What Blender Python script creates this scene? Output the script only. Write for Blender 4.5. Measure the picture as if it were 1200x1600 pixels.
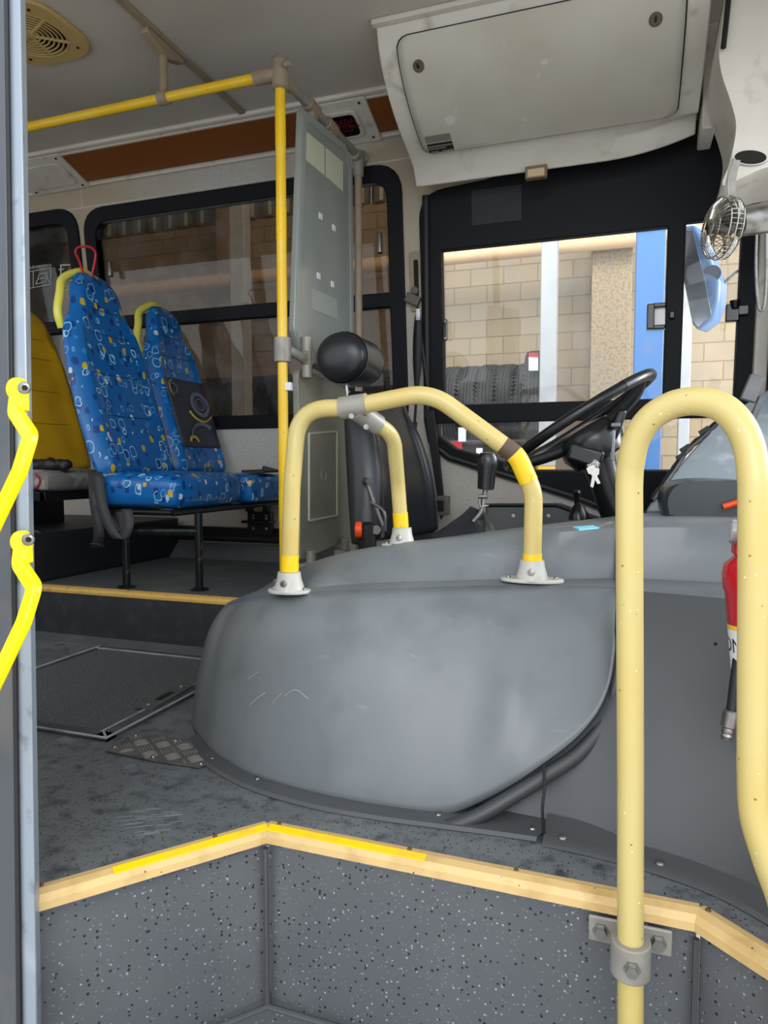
import bpy, bmesh, math, random
from mathutils import Vector as V, Matrix as M
random.seed(7)
C = bpy.context.scene.collection
for o in list(bpy.data.objects): bpy.data.objects.remove(o)
R = math.radians
# ---------------------------------------------------------------- camera
EYE = .69; YAW = R(19.1); PIT = R(3.7); FPX = 1080.
cam = bpy.data.cameras.new('camera'); camo = bpy.data.objects.new('camera', cam); C.objects.link(camo)
camo.location = (0, 0, EYE); camo.rotation_euler = (R(90)-PIT, 0, YAW)
cam.sensor_fit = 'VERTICAL'; cam.sensor_height = 24; cam.sensor_width = 18; cam.lens = 24*FPX/1600
cam.clip_start = .02; cam.clip_end = 200
bpy.context.scene.camera = camo
# ---------------------------------------------------------------- world, light, exposure
vs = bpy.context.scene.view_settings
vs.view_transform = 'Standard'; vs.look = 'None'; vs.gamma = 1; vs.use_curve_mapping = False; vs.exposure = 0.5
w = bpy.data.worlds.new('world'); bpy.context.scene.world = w; w.use_nodes = True
w.node_tree.nodes['Background'].inputs[0].default_value = (.88, .94, 1, 1)
w.node_tree.nodes['Background'].inputs[1].default_value = 1.35
def area(name, loc, target, sx, sy, power, col=(1, 1, 1)):
    l = bpy.data.lights.new(name, 'AREA'); l.shape = 'RECTANGLE'; l.size = sx; l.size_y = sy; l.energy = power; l.color = col
    o = bpy.data.objects.new(name, l); C.objects.link(o); o.location = loc
    o.rotation_euler = (V(target)-V(loc)).to_track_quat('-Z', 'Y').to_euler(); return o
area('daylight_gate', (.9, -4.5, 3.3), (-.4, 1.6, .7), 4.5, 2.0, 110, (.97, .98, 1))
area('daylight_front', (4.5, 3.2, 3.0), (-.5, 2.6, .9), 3, 2.5, 120, (.93, .97, 1))
area('workshop_overhead_fill', (0.4, 5.2, 5.6), (0.3, 8.2, 1.8), 7, 1.8, 340, (1, .97, .92))  # added overhead area light, brightens the workshop wall outside
area('workshop_front_fill', (6.5, 5.6, 3.5), (2.2, 8.4, 1.5), 2.5, 3, 480, (.97, .98, 1))  # added area light, stands in for sunlight on the outer wall at right

# ---------------------------------------------------------------- geometry of the place
_F = V((-math.sin(YAW)*math.cos(PIT), math.cos(YAW)*math.cos(PIT), -math.sin(PIT)))
_R = V((math.cos(YAW), math.sin(YAW), 0)); _U = _R.cross(_F)
def P(u, v, ax, val):
    """where the sight line of a spot of the photo meets the plane ax = val of the bus"""
    d = _F+_R*((u-600)/FPX)-_U*((v-800)/FPX); i = 'xyz'.index(ax); c = V((0, 0, EYE))
    return c+d*((val-c[i])/d[i])
WY, WK, WZ = 3.263, .113, .95             # side wall, leaning in above the sill
EX = V((1, 0, 0)); EYv = V((0, -WK, 1)).normalized(); EN = EX.cross(EYv)   # EN points into the bus (-y)
WO = V((0, WY, WZ))
def WP(u, v, off=0.):
    d = _F+_R*((u-600)/FPX)-_U*((v-800)/FPX); c = V((0, 0, EYE)); p0 = WO+EN*off
    return c+d*((p0-c).dot(EN)/d.dot(EN))
def WL(u, v, off=0.):
    q = WP(u, v, off)-WO; return (q.dot(EX), q.dot(EYv))
WM = M(((EX.x, EYv.x, EN.x, WO.x), (EX.y, EYv.y, EN.y, WO.y), (EX.z, EYv.z, EN.z, WO.z), (0, 0, 0, 1)))

# ---------------------------------------------------------------- materials
MATS = {}
def lin(c): return tuple(((x/255)/12.92 if x/255 <= .04045 else ((x/255+.055)/1.055)**2.4) for x in c)
def mat(name, rgb, rough=.5, metal=0., var=None, bump=None, spec=.5, coat=0, emit=None, speck=None, scratch=None):
    if name in MATS: return MATS[name]
    m = bpy.data.materials.new(name); m.use_nodes = True; nt = m.node_tree; N = nt.nodes; L = nt.links
    b = N['Principled BSDF']; col = (*lin(rgb), 1)
    b.inputs['Base Color'].default_value = col; b.inputs['Roughness'].default_value = rough; b.inputs['Metallic'].default_value = metal
    b.inputs['Specular IOR Level'].default_value = spec; b.inputs['Coat Weight'].default_value = coat
    tc = N.new('ShaderNodeTexCoord'); src = None
    def mixc(a, c2, fac):
        x = N.new('ShaderNodeMix'); x.data_type = 'RGBA'
        if a is None: x.inputs['A'].default_value = col
        else: L.new(a, x.inputs['A'])
        x.inputs['B'].default_value = (*lin(c2), 1); L.new(fac, x.inputs['Factor']); return x.outputs['Result']
    def noise(scale, det=4, vec=None, dim='3D'):
        n = N.new('ShaderNodeTexNoise'); n.inputs['Scale'].default_value = scale; n.inputs['Detail'].default_value = det
        L.new(vec or tc.outputs['Object'], n.inputs['Vector']); return n.outputs['Fac']
    def ramp(x, lo, hi):
        r = N.new('ShaderNodeMapRange'); r.inputs[1].default_value = lo; r.inputs[2].default_value = hi; L.new(x, r.inputs[0]); return r.outputs[0]
    if var:                                     # (scale, colour, lo, hi) blotches of dirt / wear; in WALLM also warm light
        for (s, c2, lo, hi) in var: src = mixc(src, c2, ramp(noise(s), lo, hi))
    if speck:                                   # (scale, colour, size, share)
        for (s, c2, size, share) in speck:
            vo = N.new('ShaderNodeTexVoronoi'); vo.inputs['Scale'].default_value = s; L.new(tc.outputs['Object'], vo.inputs['Vector'])
            a = N.new('ShaderNodeMath'); a.operation = 'LESS_THAN'; a.inputs[1].default_value = size; L.new(vo.outputs['Distance'], a.inputs[0])
            sp = N.new('ShaderNodeSeparateColor'); L.new(vo.outputs['Color'], sp.inputs[0])
            g = N.new('ShaderNodeMath'); g.operation = 'LESS_THAN'; g.inputs[1].default_value = share; L.new(sp.outputs[0], g.inputs[0])
            p = N.new('ShaderNodeMath'); p.operation = 'MULTIPLY'; L.new(a.outputs[0], p.inputs[0]); L.new(g.outputs[0], p.inputs[1])
            src = mixc(src, c2, p.outputs[0])
    if scratch:
        mp = N.new('ShaderNodeMapping'); mp.inputs['Rotation'].default_value = (.4, .6, .9); mp.inputs['Scale'].default_value = (1.2, 14, 1.2)
        L.new(tc.outputs['Object'], mp.inputs[0])
        src = mixc(src, scratch, ramp(noise(7, 9, mp.outputs[0]), .67, .80))
    if src: L.new(src, b.inputs['Base Color'])
    if bump:
        bn = N.new('ShaderNodeBump'); bn.inputs['Strength'].default_value = bump[1]; bn.inputs['Distance'].default_value = .004
        L.new(noise(bump[0], 3), bn.inputs['Height']); L.new(bn.outputs[0], b.inputs['Normal'])
    if emit:
        b.inputs['Emission Color'].default_value = (*lin(rgb), 1); b.inputs['Emission Strength'].default_value = emit
    MATS[name] = m; return m
def glass(name, tint, rough=0., mixf=.10, dirt=0.):
    m = bpy.data.materials.new(name); m.use_nodes = True; nt = m.node_tree; N = nt.nodes; L = nt.links
    for n in list(N):
        if n.type != 'OUTPUT_MATERIAL': N.remove(n)
    out = N['Material Output']; t = N.new('ShaderNodeBsdfTransparent'); t.inputs[0].default_value = (*tint, 1)
    g = N.new('ShaderNodeBsdfGlossy'); g.inputs['Roughness'].default_value = .02
    f = N.new('ShaderNodeFresnel'); f.inputs[0].default_value = 1.45
    mx = N.new('ShaderNodeMixShader'); L.new(f.outputs[0], mx.inputs[0]); L.new(t.outputs[0], mx.inputs[1]); L.new(g.outputs[0], mx.inputs[2])
    last = mx.outputs[0]
    if dirt:
        d = N.new('ShaderNodeBsdfDiffuse'); d.inputs[0].default_value = (.8, .8, .82, 1)
        tc = N.new('ShaderNodeTexCoord'); n = N.new('ShaderNodeTexNoise'); n.inputs['Scale'].default_value = 9; n.inputs['Detail'].default_value = 9
        L.new(tc.outputs['Object'], n.inputs['Vector'])
        r = N.new('ShaderNodeMapRange'); r.inputs[1].default_value = .45; r.inputs[2].default_value = .85; r.inputs[3].default_value = dirt*.4; r.inputs[4].default_value = dirt*3
        L.new(n.outputs['Fac'], r.inputs[0]); m2 = N.new('ShaderNodeMixShader'); L.new(r.outputs[0], m2.inputs[0]); L.new(last, m2.inputs[1]); L.new(d.outputs[0], m2.inputs[2]); last = m2.outputs[0]
    L.new(last, out.inputs[0]); MATS[name] = m; return m
def fabric_mat():
    m = bpy.data.materials.new('patterned_blue_vinyl'); m.use_nodes = True; nt = m.node_tree; N = nt.nodes; L = nt.links
    b = N['Principled BSDF']; b.inputs['Roughness'].default_value = .3
    tc = N.new('ShaderNodeTexCoord'); cur = None
    wn = N.new('ShaderNodeTexNoise'); wn.inputs['Scale'].default_value = 22; L.new(tc.outputs['Object'], wn.inputs['Vector'])
    ws = N.new('ShaderNodeVectorMath'); ws.operation = 'SCALE'; ws.inputs['Scale'].default_value = .022; L.new(wn.outputs['Color'], ws.inputs[0])
    wa = N.new('ShaderNodeVectorMath'); wa.operation = 'ADD'; L.new(tc.outputs['Object'], wa.inputs[0]); L.new(ws.outputs[0], wa.inputs[1])
    def math_(op, a, v=None, b2=None):
        n = N.new('ShaderNodeMath'); n.operation = op; L.new(a, n.inputs[0])
        if b2 is not None: L.new(b2, n.inputs[1])
        else: n.inputs[1].default_value = v
        return n.outputs[0]
    def layer(cur, off, scale, lo, hi, share0, share1, colr, metric='MINKOWSKI'):
        mp = N.new('ShaderNodeMapping'); mp.inputs['Location'].default_value = off; mp.inputs['Scale'].default_value = (1.0, 1.0, .72); L.new(wa.outputs[0], mp.inputs[0])
        vo = N.new('ShaderNodeTexVoronoi'); vo.distance = metric; vo.inputs['Scale'].default_value = scale; vo.inputs['Randomness'].default_value = .8
        if metric == 'MINKOWSKI': vo.inputs['Exponent'].default_value = 3.5
        L.new(mp.outputs[0], vo.inputs['Vector']); d = vo.outputs['Distance']
        sp = N.new('ShaderNodeSeparateColor'); L.new(vo.outputs['Color'], sp.inputs[0])
        f = math_('MULTIPLY', math_('GREATER_THAN', d, lo), b2=math_('LESS_THAN', d, hi))
        f = math_('MULTIPLY', f, b2=math_('GREATER_THAN', sp.outputs[0], share0)); f = math_('MULTIPLY', f, b2=math_('LESS_THAN', sp.outputs[0], share1))
        x = N.new('ShaderNodeMix'); x.data_type = 'RGBA'; L.new(f, x.inputs['Factor'])
        if cur is None: x.inputs['A'].default_value = (*lin((8, 96, 164)), 1)
        else: L.new(cur, x.inputs['A'])
        x.inputs['B'].default_value = (*lin(colr), 1); return x.outputs['Result']
    cur = layer(cur, (.3, .1, .7), 30, 0, .33, 0, .42, (10, 60, 124))
    cur = layer(cur, (.9, .4, .2), 26, 0, .25, .5, .66, (40, 120, 190))
    cur = layer(cur, (.5, .8, .1), 25, 0, .27, 0, .22, (196, 160, 30))
    cur = layer(cur, (1.5, .2, .4), 24, 0, .20, .86, 1, (190, 200, 205))
    cur = layer(cur, (.1, .6, .9), 21, .31, .365, 0, .42, (150, 192, 214))
    cur = layer(cur, (2.1, 1.3, .5), 27, .25, .30, 0, .35, (120, 175, 215))
    L.new(cur, b.inputs['Base Color'])
    MATS['fabric'] = m; return m
def mesh_floor_mat():
    m = mat('rubber_mesh', (52, 54, 57), .6, bump=None); nt = m.node_tree; N = nt.nodes; L = nt.links; b = N['Principled BSDF']
    tc = N.new('ShaderNodeTexCoord'); vo = N.new('ShaderNodeTexVoronoi'); vo.feature = 'DISTANCE_TO_EDGE'; vo.inputs['Scale'].default_value = 95; vo.inputs['Randomness'].default_value = .12
    L.new(tc.outputs['Object'], vo.inputs['Vector']); r = N.new('ShaderNodeMapRange'); r.inputs[1].default_value = .06; r.inputs[2].default_value = .2; r.inputs[3].default_value = 1; r.inputs[4].default_value = 0; L.new(vo.outputs['Distance'], r.inputs[0])
    x = N.new('ShaderNodeMix'); x.data_type = 'RGBA'; x.inputs['A'].default_value = (*lin((44, 46, 49)), 1); x.inputs['B'].default_value = (*lin((122, 124, 126)), 1); L.new(r.outputs[0], x.inputs['Factor']); L.new(x.outputs['Result'], b.inputs['Base Color'])
    bn = N.new('ShaderNodeBump'); bn.inputs['Distance'].default_value = .003; bn.inputs['Strength'].default_value = .9; L.new(r.outputs[0], bn.inputs['Height']); L.new(bn.outputs[0], b.inputs['Normal']); return m
def block_mat():
    m = mat('block_wall', (176, 156, 124), .9); nt = m.node_tree; N = nt.nodes; L = nt.links; b = N['Principled BSDF']
    tc = N.new('ShaderNodeTexCoord'); sp = N.new('ShaderNodeSeparateXYZ'); L.new(tc.outputs['Object'], sp.inputs[0]); cb = N.new('ShaderNodeCombineXYZ'); L.new(sp.outputs[0], cb.inputs[0]); L.new(sp.outputs[2], cb.inputs[1])
    br = N.new('ShaderNodeTexBrick'); br.inputs['Scale'].default_value = 1; br.inputs['Brick Width'].default_value = .4; br.inputs['Row Height'].default_value = .205; br.inputs['Mortar Size'].default_value = .007; br.inputs['Mortar Smooth'].default_value = .4
    br.inputs['Color1'].default_value = (*lin((162, 146, 120)), 1); br.inputs['Color2'].default_value = (*lin((154, 138, 113)), 1); br.inputs['Mortar'].default_value = (*lin((138, 123, 100)), 1)
    L.new(cb.outputs[0], br.inputs['Vector']); L.new(br.outputs['Color'], b.inputs['Base Color'])
    bn = N.new('ShaderNodeBump'); bn.invert = True; bn.inputs['Distance'].default_value = .01; L.new(br.outputs['Fac'], bn.inputs['Height']); L.new(bn.outputs[0], b.inputs['Normal']); return m
FAB = fabric_mat(); RUBMESH = mesh_floor_mat(); BLOCK = block_mat()
GL_CLEAR = glass('clear_glass', (.94, .95, .95), dirt=.06); GL_TINT = glass('smoked_glass', (.34, .30, .25), dirt=.03); GL_LENS = glass('clear_plastic', (.85, .88, .9), dirt=.25)
FLOORM = mat('speckled_floor', (98, 102, 104), .5, var=[(3.2, (124, 127, 129), .48, .78), (26, (66, 70, 73), .5, .72), (5, (142, 145, 146), .66, .8)], speck=[(170, (30, 32, 35), .3, .3), (240, (120, 124, 128), .22, .12)], bump=(120, .25))
PLATM = mat('platform_vinyl', (84, 86, 87), .6, var=[(4, (112, 112, 110), .5, .8), (30, (70, 72, 74), .5, .8)])
RISERM = mat('terrazzo_riser', (92, 94, 97), .42, var=[(2.5, (108, 110, 112), .45, .75)], speck=[(95, (36, 37, 40), .24, .4), (105, (160, 164, 168), .2, .28), (150, (120, 124, 128), .24, .3)])
DRISER = mat('dark_riser', (46, 48, 51), .6, var=[(18, (64, 66, 69), .5, .8)])
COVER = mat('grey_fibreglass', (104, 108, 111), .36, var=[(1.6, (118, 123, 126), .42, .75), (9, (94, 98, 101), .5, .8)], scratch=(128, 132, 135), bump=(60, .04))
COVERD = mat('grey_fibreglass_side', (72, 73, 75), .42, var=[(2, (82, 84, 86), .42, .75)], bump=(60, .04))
CREAM = mat('cream_yellow_paint', (200, 181, 116), .32, var=[(7, (200, 170, 84), .5, .85)], speck=[(55, (140, 116, 70), .10, .22), (90, (236, 226, 180), .12, .15)])
YELLOW = mat('yellow_paint', (236, 190, 28), .35, var=[(6, (238, 205, 80), .45, .8)], speck=[(60, (110, 84, 30), .11, .22)])
BRIGHTY = mat('bright_yellow_paint', (255, 228, 6), .3)
TAPE = mat('yellow_tape', (240, 196, 26), .35, var=[(60, (190, 140, 20), .6, .75)])
NOSY = mat('yellow_nosing', (216, 182, 122), .45, var=[(14, (186, 150, 92), .5, .75)], speck=[(60, (80, 62, 40), .12, .3)])
NOSB = mat('bright_nosing_stripe', (246, 208, 10), .4, var=[(10, (222, 182, 70), .5, .75)])
CASTG = mat('cast_grey', (150, 146, 138), .45, metal=.15, var=[(20, (128, 122, 112), .5, .8)])
CASTW = mat('cast_pale_grey', (184, 182, 174), .4, var=[(20, (160, 156, 146), .5, .8)])
BEIGE = mat('beige_cast', (150, 134, 112), .5, var=[(16, (128, 112, 92), .5, .8)])
STEEL = mat('steel', (150, 148, 145), .35, metal=.9, var=[(30, (110, 105, 98), .5, .8)])
ALU = mat('aluminium', (150, 160, 170), .38, metal=.35, var=[(8, (176, 184, 190), .55, .75), (30, (118, 124, 130), .6, .75)])
ALUD = mat('dark_aluminium', (86, 90, 96), .4, metal=.5, var=[(7, (112, 108, 104), .5, .8)])
BLACK = mat('black_rubber', (16, 17, 20), .55, bump=(90, .1))
BLACKG = mat('black_gloss', (20, 21, 24), .28)
FRAMEB = mat('black_window_frame', (11, 13, 19), .6, spec=.25)
NAVY = mat('dark_blind', (20, 22, 28), .6)
LEATHER = mat('black_leather', (28, 31, 36), .33, bump=(45, .12))
DKTUBE = mat('dark_green_steel', (22, 30, 30), .3, metal=.3, var=[(25, (96, 66, 54), .62, .7)])
OFFW = mat('off_white_moulding', (212, 206, 196), .45, var=[(3, (196, 188, 174), .45, .75), (11, (166, 156, 140), .6, .8)])
OFFW2 = mat('off_white_door', (198, 192, 180), .5, var=[(2.4, (182, 174, 158), .42, .75), (9, (216, 210, 198), .70, .76)])
CEILM = mat('ceiling_laminate', (194, 187, 177), .5, var=[(1.4, (178, 169, 157), .45, .75)], speck=[(7, (60, 56, 50), .03, .25)])
WALLM = mat('textured_wall', (188, 186, 180), .5, var=[(150, (170, 167, 160), .5, .65), (1.1, (176, 158, 130), .46, .72)], bump=(210, .5))  # broad beige blotches: stains plus warm light put into the colour
ORANGE = mat('brown_cove_panel', (128, 72, 28), .4)
GREYP = mat('grey_partition', (146, 152, 148), .2, var=[(2, (134, 138, 130), .45, .75)])
GREYP2 = mat('grey_green_partition', (136, 137, 124), .3, var=[(4, (120, 120, 108), .45, .75)])
LABELG = mat('pale_label', (196, 200, 176), .5)
WHITE = mat('white_plastic', (226, 228, 230), .4); WLET = mat('pale_print', (200, 200, 196), .6)
REDM = mat('red_enamel', (186, 20, 36), .2, coat=.4); REDP = mat('red_plastic', (176, 18, 34), .4)
ORNG = mat('orange_plastic', (238, 78, 22), .4)
YSEAT = mat('mustard_seat_vinyl', (206, 160, 22), .38, var=[(6, (180, 136, 14), .45, .8)])
GRAYFAB = mat('grey_upholstery', (112, 108, 104), .8, var=[(9, (146, 143, 138), .5, .56)], bump=(200, .3)); MAROON = mat('maroon_print', (150, 24, 52), .8)
PATCH = mat('charcoal_upholstery', (58, 62, 74), .6, bump=(120, .2)); PATCHL = mat('grey_ring_print', (100, 104, 120), .6); PATCHY = mat('yellow_ring_print', (190, 160, 60), .6)
BELT = mat('belt_webbing', (48, 48, 50), .6, bump=(260, .3))
TYRE = mat('tyre_rubber', (40, 41, 43), .7)
CYAN = mat('cyan_card', (120, 205, 225), .4)
DASH = mat('dash_pale', (150, 160, 166), .3, var=[(14, (186, 192, 196), .55, .75)])
DASHD = mat('dash_dark', (56, 60, 63), .28)
SIGNBLK = mat('sign_black', (18, 6, 10), .2); SIGNRED = mat('sign_red_print', (110, 16, 34), .4)
CONC = mat('stippled_concrete', (158, 140, 112), .95, var=[(34, (134, 117, 91), .46, .6)], bump=(60, .8))
BLUEP = mat('blue_paint', (56, 112, 176), .5); POLEW = mat('pale_column_paint', (172, 176, 180), .5); YPOLE = mat('column_yellow', (236, 180, 40), .5)
PIPE = mat('beige_pipe', (224, 190, 146), .5); GFLOOR = mat('workshop_concrete', (206, 203, 197), .8); CLAD = mat('cladding_dark', (96, 92, 84), .7); SLAT = mat('cladding_light', (190, 184, 168), .6)  # GFLOOR paled as if sunlit, so it bounces light to the bus ceiling
VENTB = mat('vent_beige', (186, 160, 104), .5); HOLE = mat('dark_recess', (14, 12, 10), .8)
AMBER = mat('lamp_lens', (198, 176, 140), .3)

# ---------------------------------------------------------------- mesh helpers
def obj(name, bm, m, parent=None, smooth=True, bevel=0., loc=None):
    if isinstance(bm, bmesh.types.BMesh):
        bmesh.ops.recalc_face_normals(bm, faces=bm.faces)
        me = bpy.data.meshes.new(name); bm.to_mesh(me); bm.free()
    else: me = bm; me.name = name
    if m: me.materials.clear(); me.materials.append(m)
    o = bpy.data.objects.new(name, me); C.objects.link(o)
    for p in me.polygons: p.use_smooth = smooth
    if smooth:
        try: me.set_sharp_from_angle(angle=R(38))
        except Exception: pass
    if bevel:
        b = o.modifiers.new('bevel', 'BEVEL'); b.width = bevel; b.segments = 3; b.limit_method = 'ANGLE'; b.angle_limit = R(35)
        if hasattr(b, 'harden_normals'): b.harden_normals = False
    if parent is not None: setp(o, parent)
    return o
def wloc(e):
    p = V(e.location)
    return p
def setp(o, e):
    o.parent = e; o.matrix_parent_inverse = M.Translation(-wloc(e)) if e.type == 'EMPTY' else M.Identity(4)
def thing(name, label, cat, loc, group=None):
    o = bpy.data.objects.new(name, None); C.objects.link(o); o.empty_display_size = .05
    o.location = loc; o['label'] = label; o['category'] = cat
    if group: o['group'] = group
    return o
def tag(o, label, cat, group=None):
    o['label'] = label; o['category'] = cat
    if group: o['group'] = group
    return o
def struct(o): o['kind'] = 'structure'; return o
def dup(root, d, label, group=None):
    d = V(d); r = root.copy(); C.objects.link(r); r.location = root.location+d; r['label'] = label
    if group: r['group'] = group
    for ch in list(root.children):
        c = ch.copy(); C.objects.link(c); c.parent = r
        for g in ch.children:
            k = g.copy(); C.objects.link(k); k.parent = c
    return r
def NB(): return bmesh.new()
def box(bm, c, s, rot=None):
    m = M.Translation(V(c)) @ (rot.to_4x4() if rot is not None else M.Identity(4)) @ M.Diagonal((*s, 1))
    bmesh.ops.create_cube(bm, size=1, matrix=m); return bm
def bx2(bm, a, b): return box(bm, (V(a)+V(b))/2, [abs(b[i]-a[i]) for i in range(3)])
def fillet(pts, r, n=7):
    pts = [V(p) for p in pts]; out = [pts[0]]
    for i in range(1, len(pts)-1):
        a, b, c = pts[i-1:i+2]; rr = r[i-1] if isinstance(r, (list, tuple)) else r
        d1 = (a-b); d2 = (c-b); ang = d1.angle(d2)
        t = min(rr/math.tan(ang/2) if ang < 3.1 else 0, d1.length*.49, d2.length*.49)
        if t < 1e-5: out.append(b); continue
        p, q = b+d1.normalized()*t, b+d2.normalized()*t
        for k in range(n+1):
            s = k/n; out.append(p*(1-s)**2+b*2*s*(1-s)+q*s*s)
    out.append(pts[-1]); return out
def spline(pts, n=8):
    pts = [V(p) for p in pts]; P_ = [pts[0]*2-pts[1]]+pts+[pts[-1]*2-pts[-2]]; out = []
    for i in range(1, len(P_)-2):
        a, b, c, d = P_[i-1:i+3]
        for k in range(n):
            t = k/n; out.append(.5*((2*b)+(c-a)*t+(2*a-5*b+4*c-d)*t*t+(3*b-a-3*c+d)*t**3))
    out.append(pts[-1]); return out
def tube(bm, pts, r, n=16, caps=True, flat=None, closed=False):
    """sweep a circle (or a flat strip flat=(width, thickness)) along pts"""
    pts = [V(p) for p in pts]; rings = []; T = []
    for i in range(len(pts)):
        a = pts[(i-1) % len(pts) if closed else max(i-1, 0)]; b = pts[(i+1) % len(pts) if closed else min(i+1, len(pts)-1)]
        T.append((b-a).normalized())
    up = V((0, 0, 1)) if abs(T[0].z) < .9 else V((0, 1, 0))
    nrm = (up-T[0]*up.dot(T[0])).normalized()
    for i, p in enumerate(pts):
        nrm = (nrm-T[i]*nrm.dot(T[i])).normalized(); bn = T[i].cross(nrm); ring = []
        rr = r[i] if isinstance(r, (list, tuple)) else r
        if flat:
            cs = [(-.5, -.5), (.5, -.5), (.5, .5), (-.5, .5)]
            for cx, cz in cs: ring.append(bm.verts.new(p+bn*cx*flat[0]+nrm*cz*flat[1]))
        else:
            for k in range(n):
                t = 2*math.pi*k/n; ring.append(bm.verts.new(p+(nrm*math.cos(t)+bn*math.sin(t))*rr))
        rings.append(ring)
    m = len(rings[0])
    for i in range(len(rings)-1+(1 if closed else 0)):
        A, B = rings[i], rings[(i+1) % len(rings)]
        for k in range(m): bm.faces.new((A[k], A[(k+1) % m], B[(k+1) % m], B[k]))
    if caps and not closed: bm.faces.new(rings[0][::-1]); bm.faces.new(rings[-1])
    return bm
def lathe(bm, prof, mtx, n=32, closed_ends=True):
    rings = []
    for r, z in prof:
        rings.append([bm.verts.new(mtx @ V((r*math.cos(2*math.pi*k/n), r*math.sin(2*math.pi*k/n), z))) for k in range(n)])
    for i in range(len(rings)-1):
        for k in range(n): bm.faces.new((rings[i][k], rings[i][(k+1) % n], rings[i+1][(k+1) % n], rings[i+1][k]))
    if closed_ends: bm.faces.new(rings[0][::-1]); bm.faces.new(rings[-1])
    return bm
def axm(o, d):
    """matrix with z along d at o"""
    q = V(d).to_track_quat('Z', 'Y'); return M.Translation(V(o)) @ q.to_matrix().to_4x4()
def cyl(bm, a, b, r, n=20, r2=None):
    a, b = V(a), V(b); return lathe(bm, [(r, 0), (r if r2 is None else r2, (b-a).length)], axm(a, b-a), n)
def prism(bm, poly, d):
    """closed polygon (3d points) extruded by vector d"""
    d = V(d); a = [bm.verts.new(V(p)) for p in poly]; b = [bm.verts.new(V(p)+d) for p in poly]; n = len(a)
    bm.faces.new(a[::-1]); bm.faces.new(b)
    for i in range(n): bm.faces.new((a[i], a[(i+1) % n], b[(i+1) % n], b[i]))
    return bm
def grid(bm, rows, thick=None, close=False):
    vs_ = [[bm.verts.new(V(p)) for p in r] for r in rows]
    for i in range(len(vs_)-1):
        for j in range(len(vs_[0])-1): bm.faces.new((vs_[i][j], vs_[i][j+1], vs_[i+1][j+1], vs_[i+1][j]))
    return vs_
def rpoly(pts, r, n=6):
    """2d polygon with rounded corners"""
    out = []; m = len(pts)
    for i in range(m):
        a, b, c = V((*pts[i-1], 0)), V((*pts[i], 0)), V((*pts[(i+1) % m], 0)); rr = r[i] if isinstance(r, (list, tuple)) else r
        if rr <= 0: out.append((b.x, b.y)); continue
        d1, d2 = a-b, c-b; ang = d1.angle(d2); t = min(rr/math.tan(ang/2), d1.length*.48, d2.length*.48)
        p, q = b+d1.normalized()*t, b+d2.normalized()*t
        for k in range(n+1):
            s = k/n; x = p*(1-s)**2+b*2*s*(1-s)+q*s*s; out.append((x.x, x.y))
    return out
def insetr(pts, d, r):
    return rpoly(inset(pts, d), r)
def plate(outer, holes, z0, z1, mtx, bev=0.):
    """flat plate with holes, in local x,y, between z0 and z1; returns a mesh in world space"""
    cu = bpy.data.curves.new('plate', 'CURVE'); cu.dimensions = '2D'; cu.fill_mode = 'BOTH'; cu.extrude = abs(z1-z0)/2-bev; cu.bevel_depth = bev; cu.bevel_resolution = 1
    for poly in [outer]+list(holes):
        s = cu.splines.new('POLY'); s.points.add(len(poly)-1)
        for i, p in enumerate(poly): s.points[i].co = (p[0], p[1], 0, 1)
        s.use_cyclic_u = True
    o = bpy.data.objects.new('plate', cu); C.objects.link(o); bpy.context.view_layer.update()
    me = bpy.data.meshes.new_from_object(o.evaluated_get(bpy.context.evaluated_depsgraph_get()))
    bpy.data.objects.remove(o); bpy.data.curves.remove(cu)
    me.transform(mtx @ M.Translation((0, 0, (z0+z1)/2))); return me
def text(name, s, size, mtx, m, parent=None, depth=.0006, align='LEFT'):
    cu = bpy.data.curves.new('t', 'FONT'); cu.body = s; cu.size = size; cu.extrude = depth; cu.align_x = align
    o = bpy.data.objects.new('t', cu); C.objects.link(o); bpy.context.view_layer.update()
    me = bpy.data.meshes.new_from_object(o.evaluated_get(bpy.context.evaluated_depsgraph_get()))
    bpy.data.objects.remove(o); bpy.data.curves.remove(cu); me.transform(mtx)
    return obj(name, me, m, parent, smooth=False)
def frame_m(o, x, y):
    x = V(x).normalized(); y = V(y); z = x.cross(y).normalized(); y = z.cross(x)
    return M(((x.x, y.x, z.x, o[0]), (x.y, y.y, z.y, o[1]), (x.z, y.z, z.z, o[2]), (0, 0, 0, 1)))
def screw(par, p, d, r=.006, m=STEEL, name='screw'):
    bm = NB(); lathe(bm, [(r, 0), (r, .002), (r*.7, .0042), (r*.3, .0046)], axm(p, d), 12); return obj(name, bm, m, par)

exec_order = None
# ================================================================ THE SETTING
ZC = 2.30; XF = .52
# floor at the driver's end, its far edge under the raised platform
bm = NB(); fl = [(-5, .83), (-.88, .83), (-.629, 1.134), (.122, 1.127), (.206, 1.053), (.40, .88), (.7, .86), (.7, 2.0), (-1.0, 2.3), (-5, 2.3)]
prism(bm, [(x, y, -.03) for x, y in fl], (0, 0, .03)); struct(obj('floor', bm, FLOORM, smooth=False))
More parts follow.
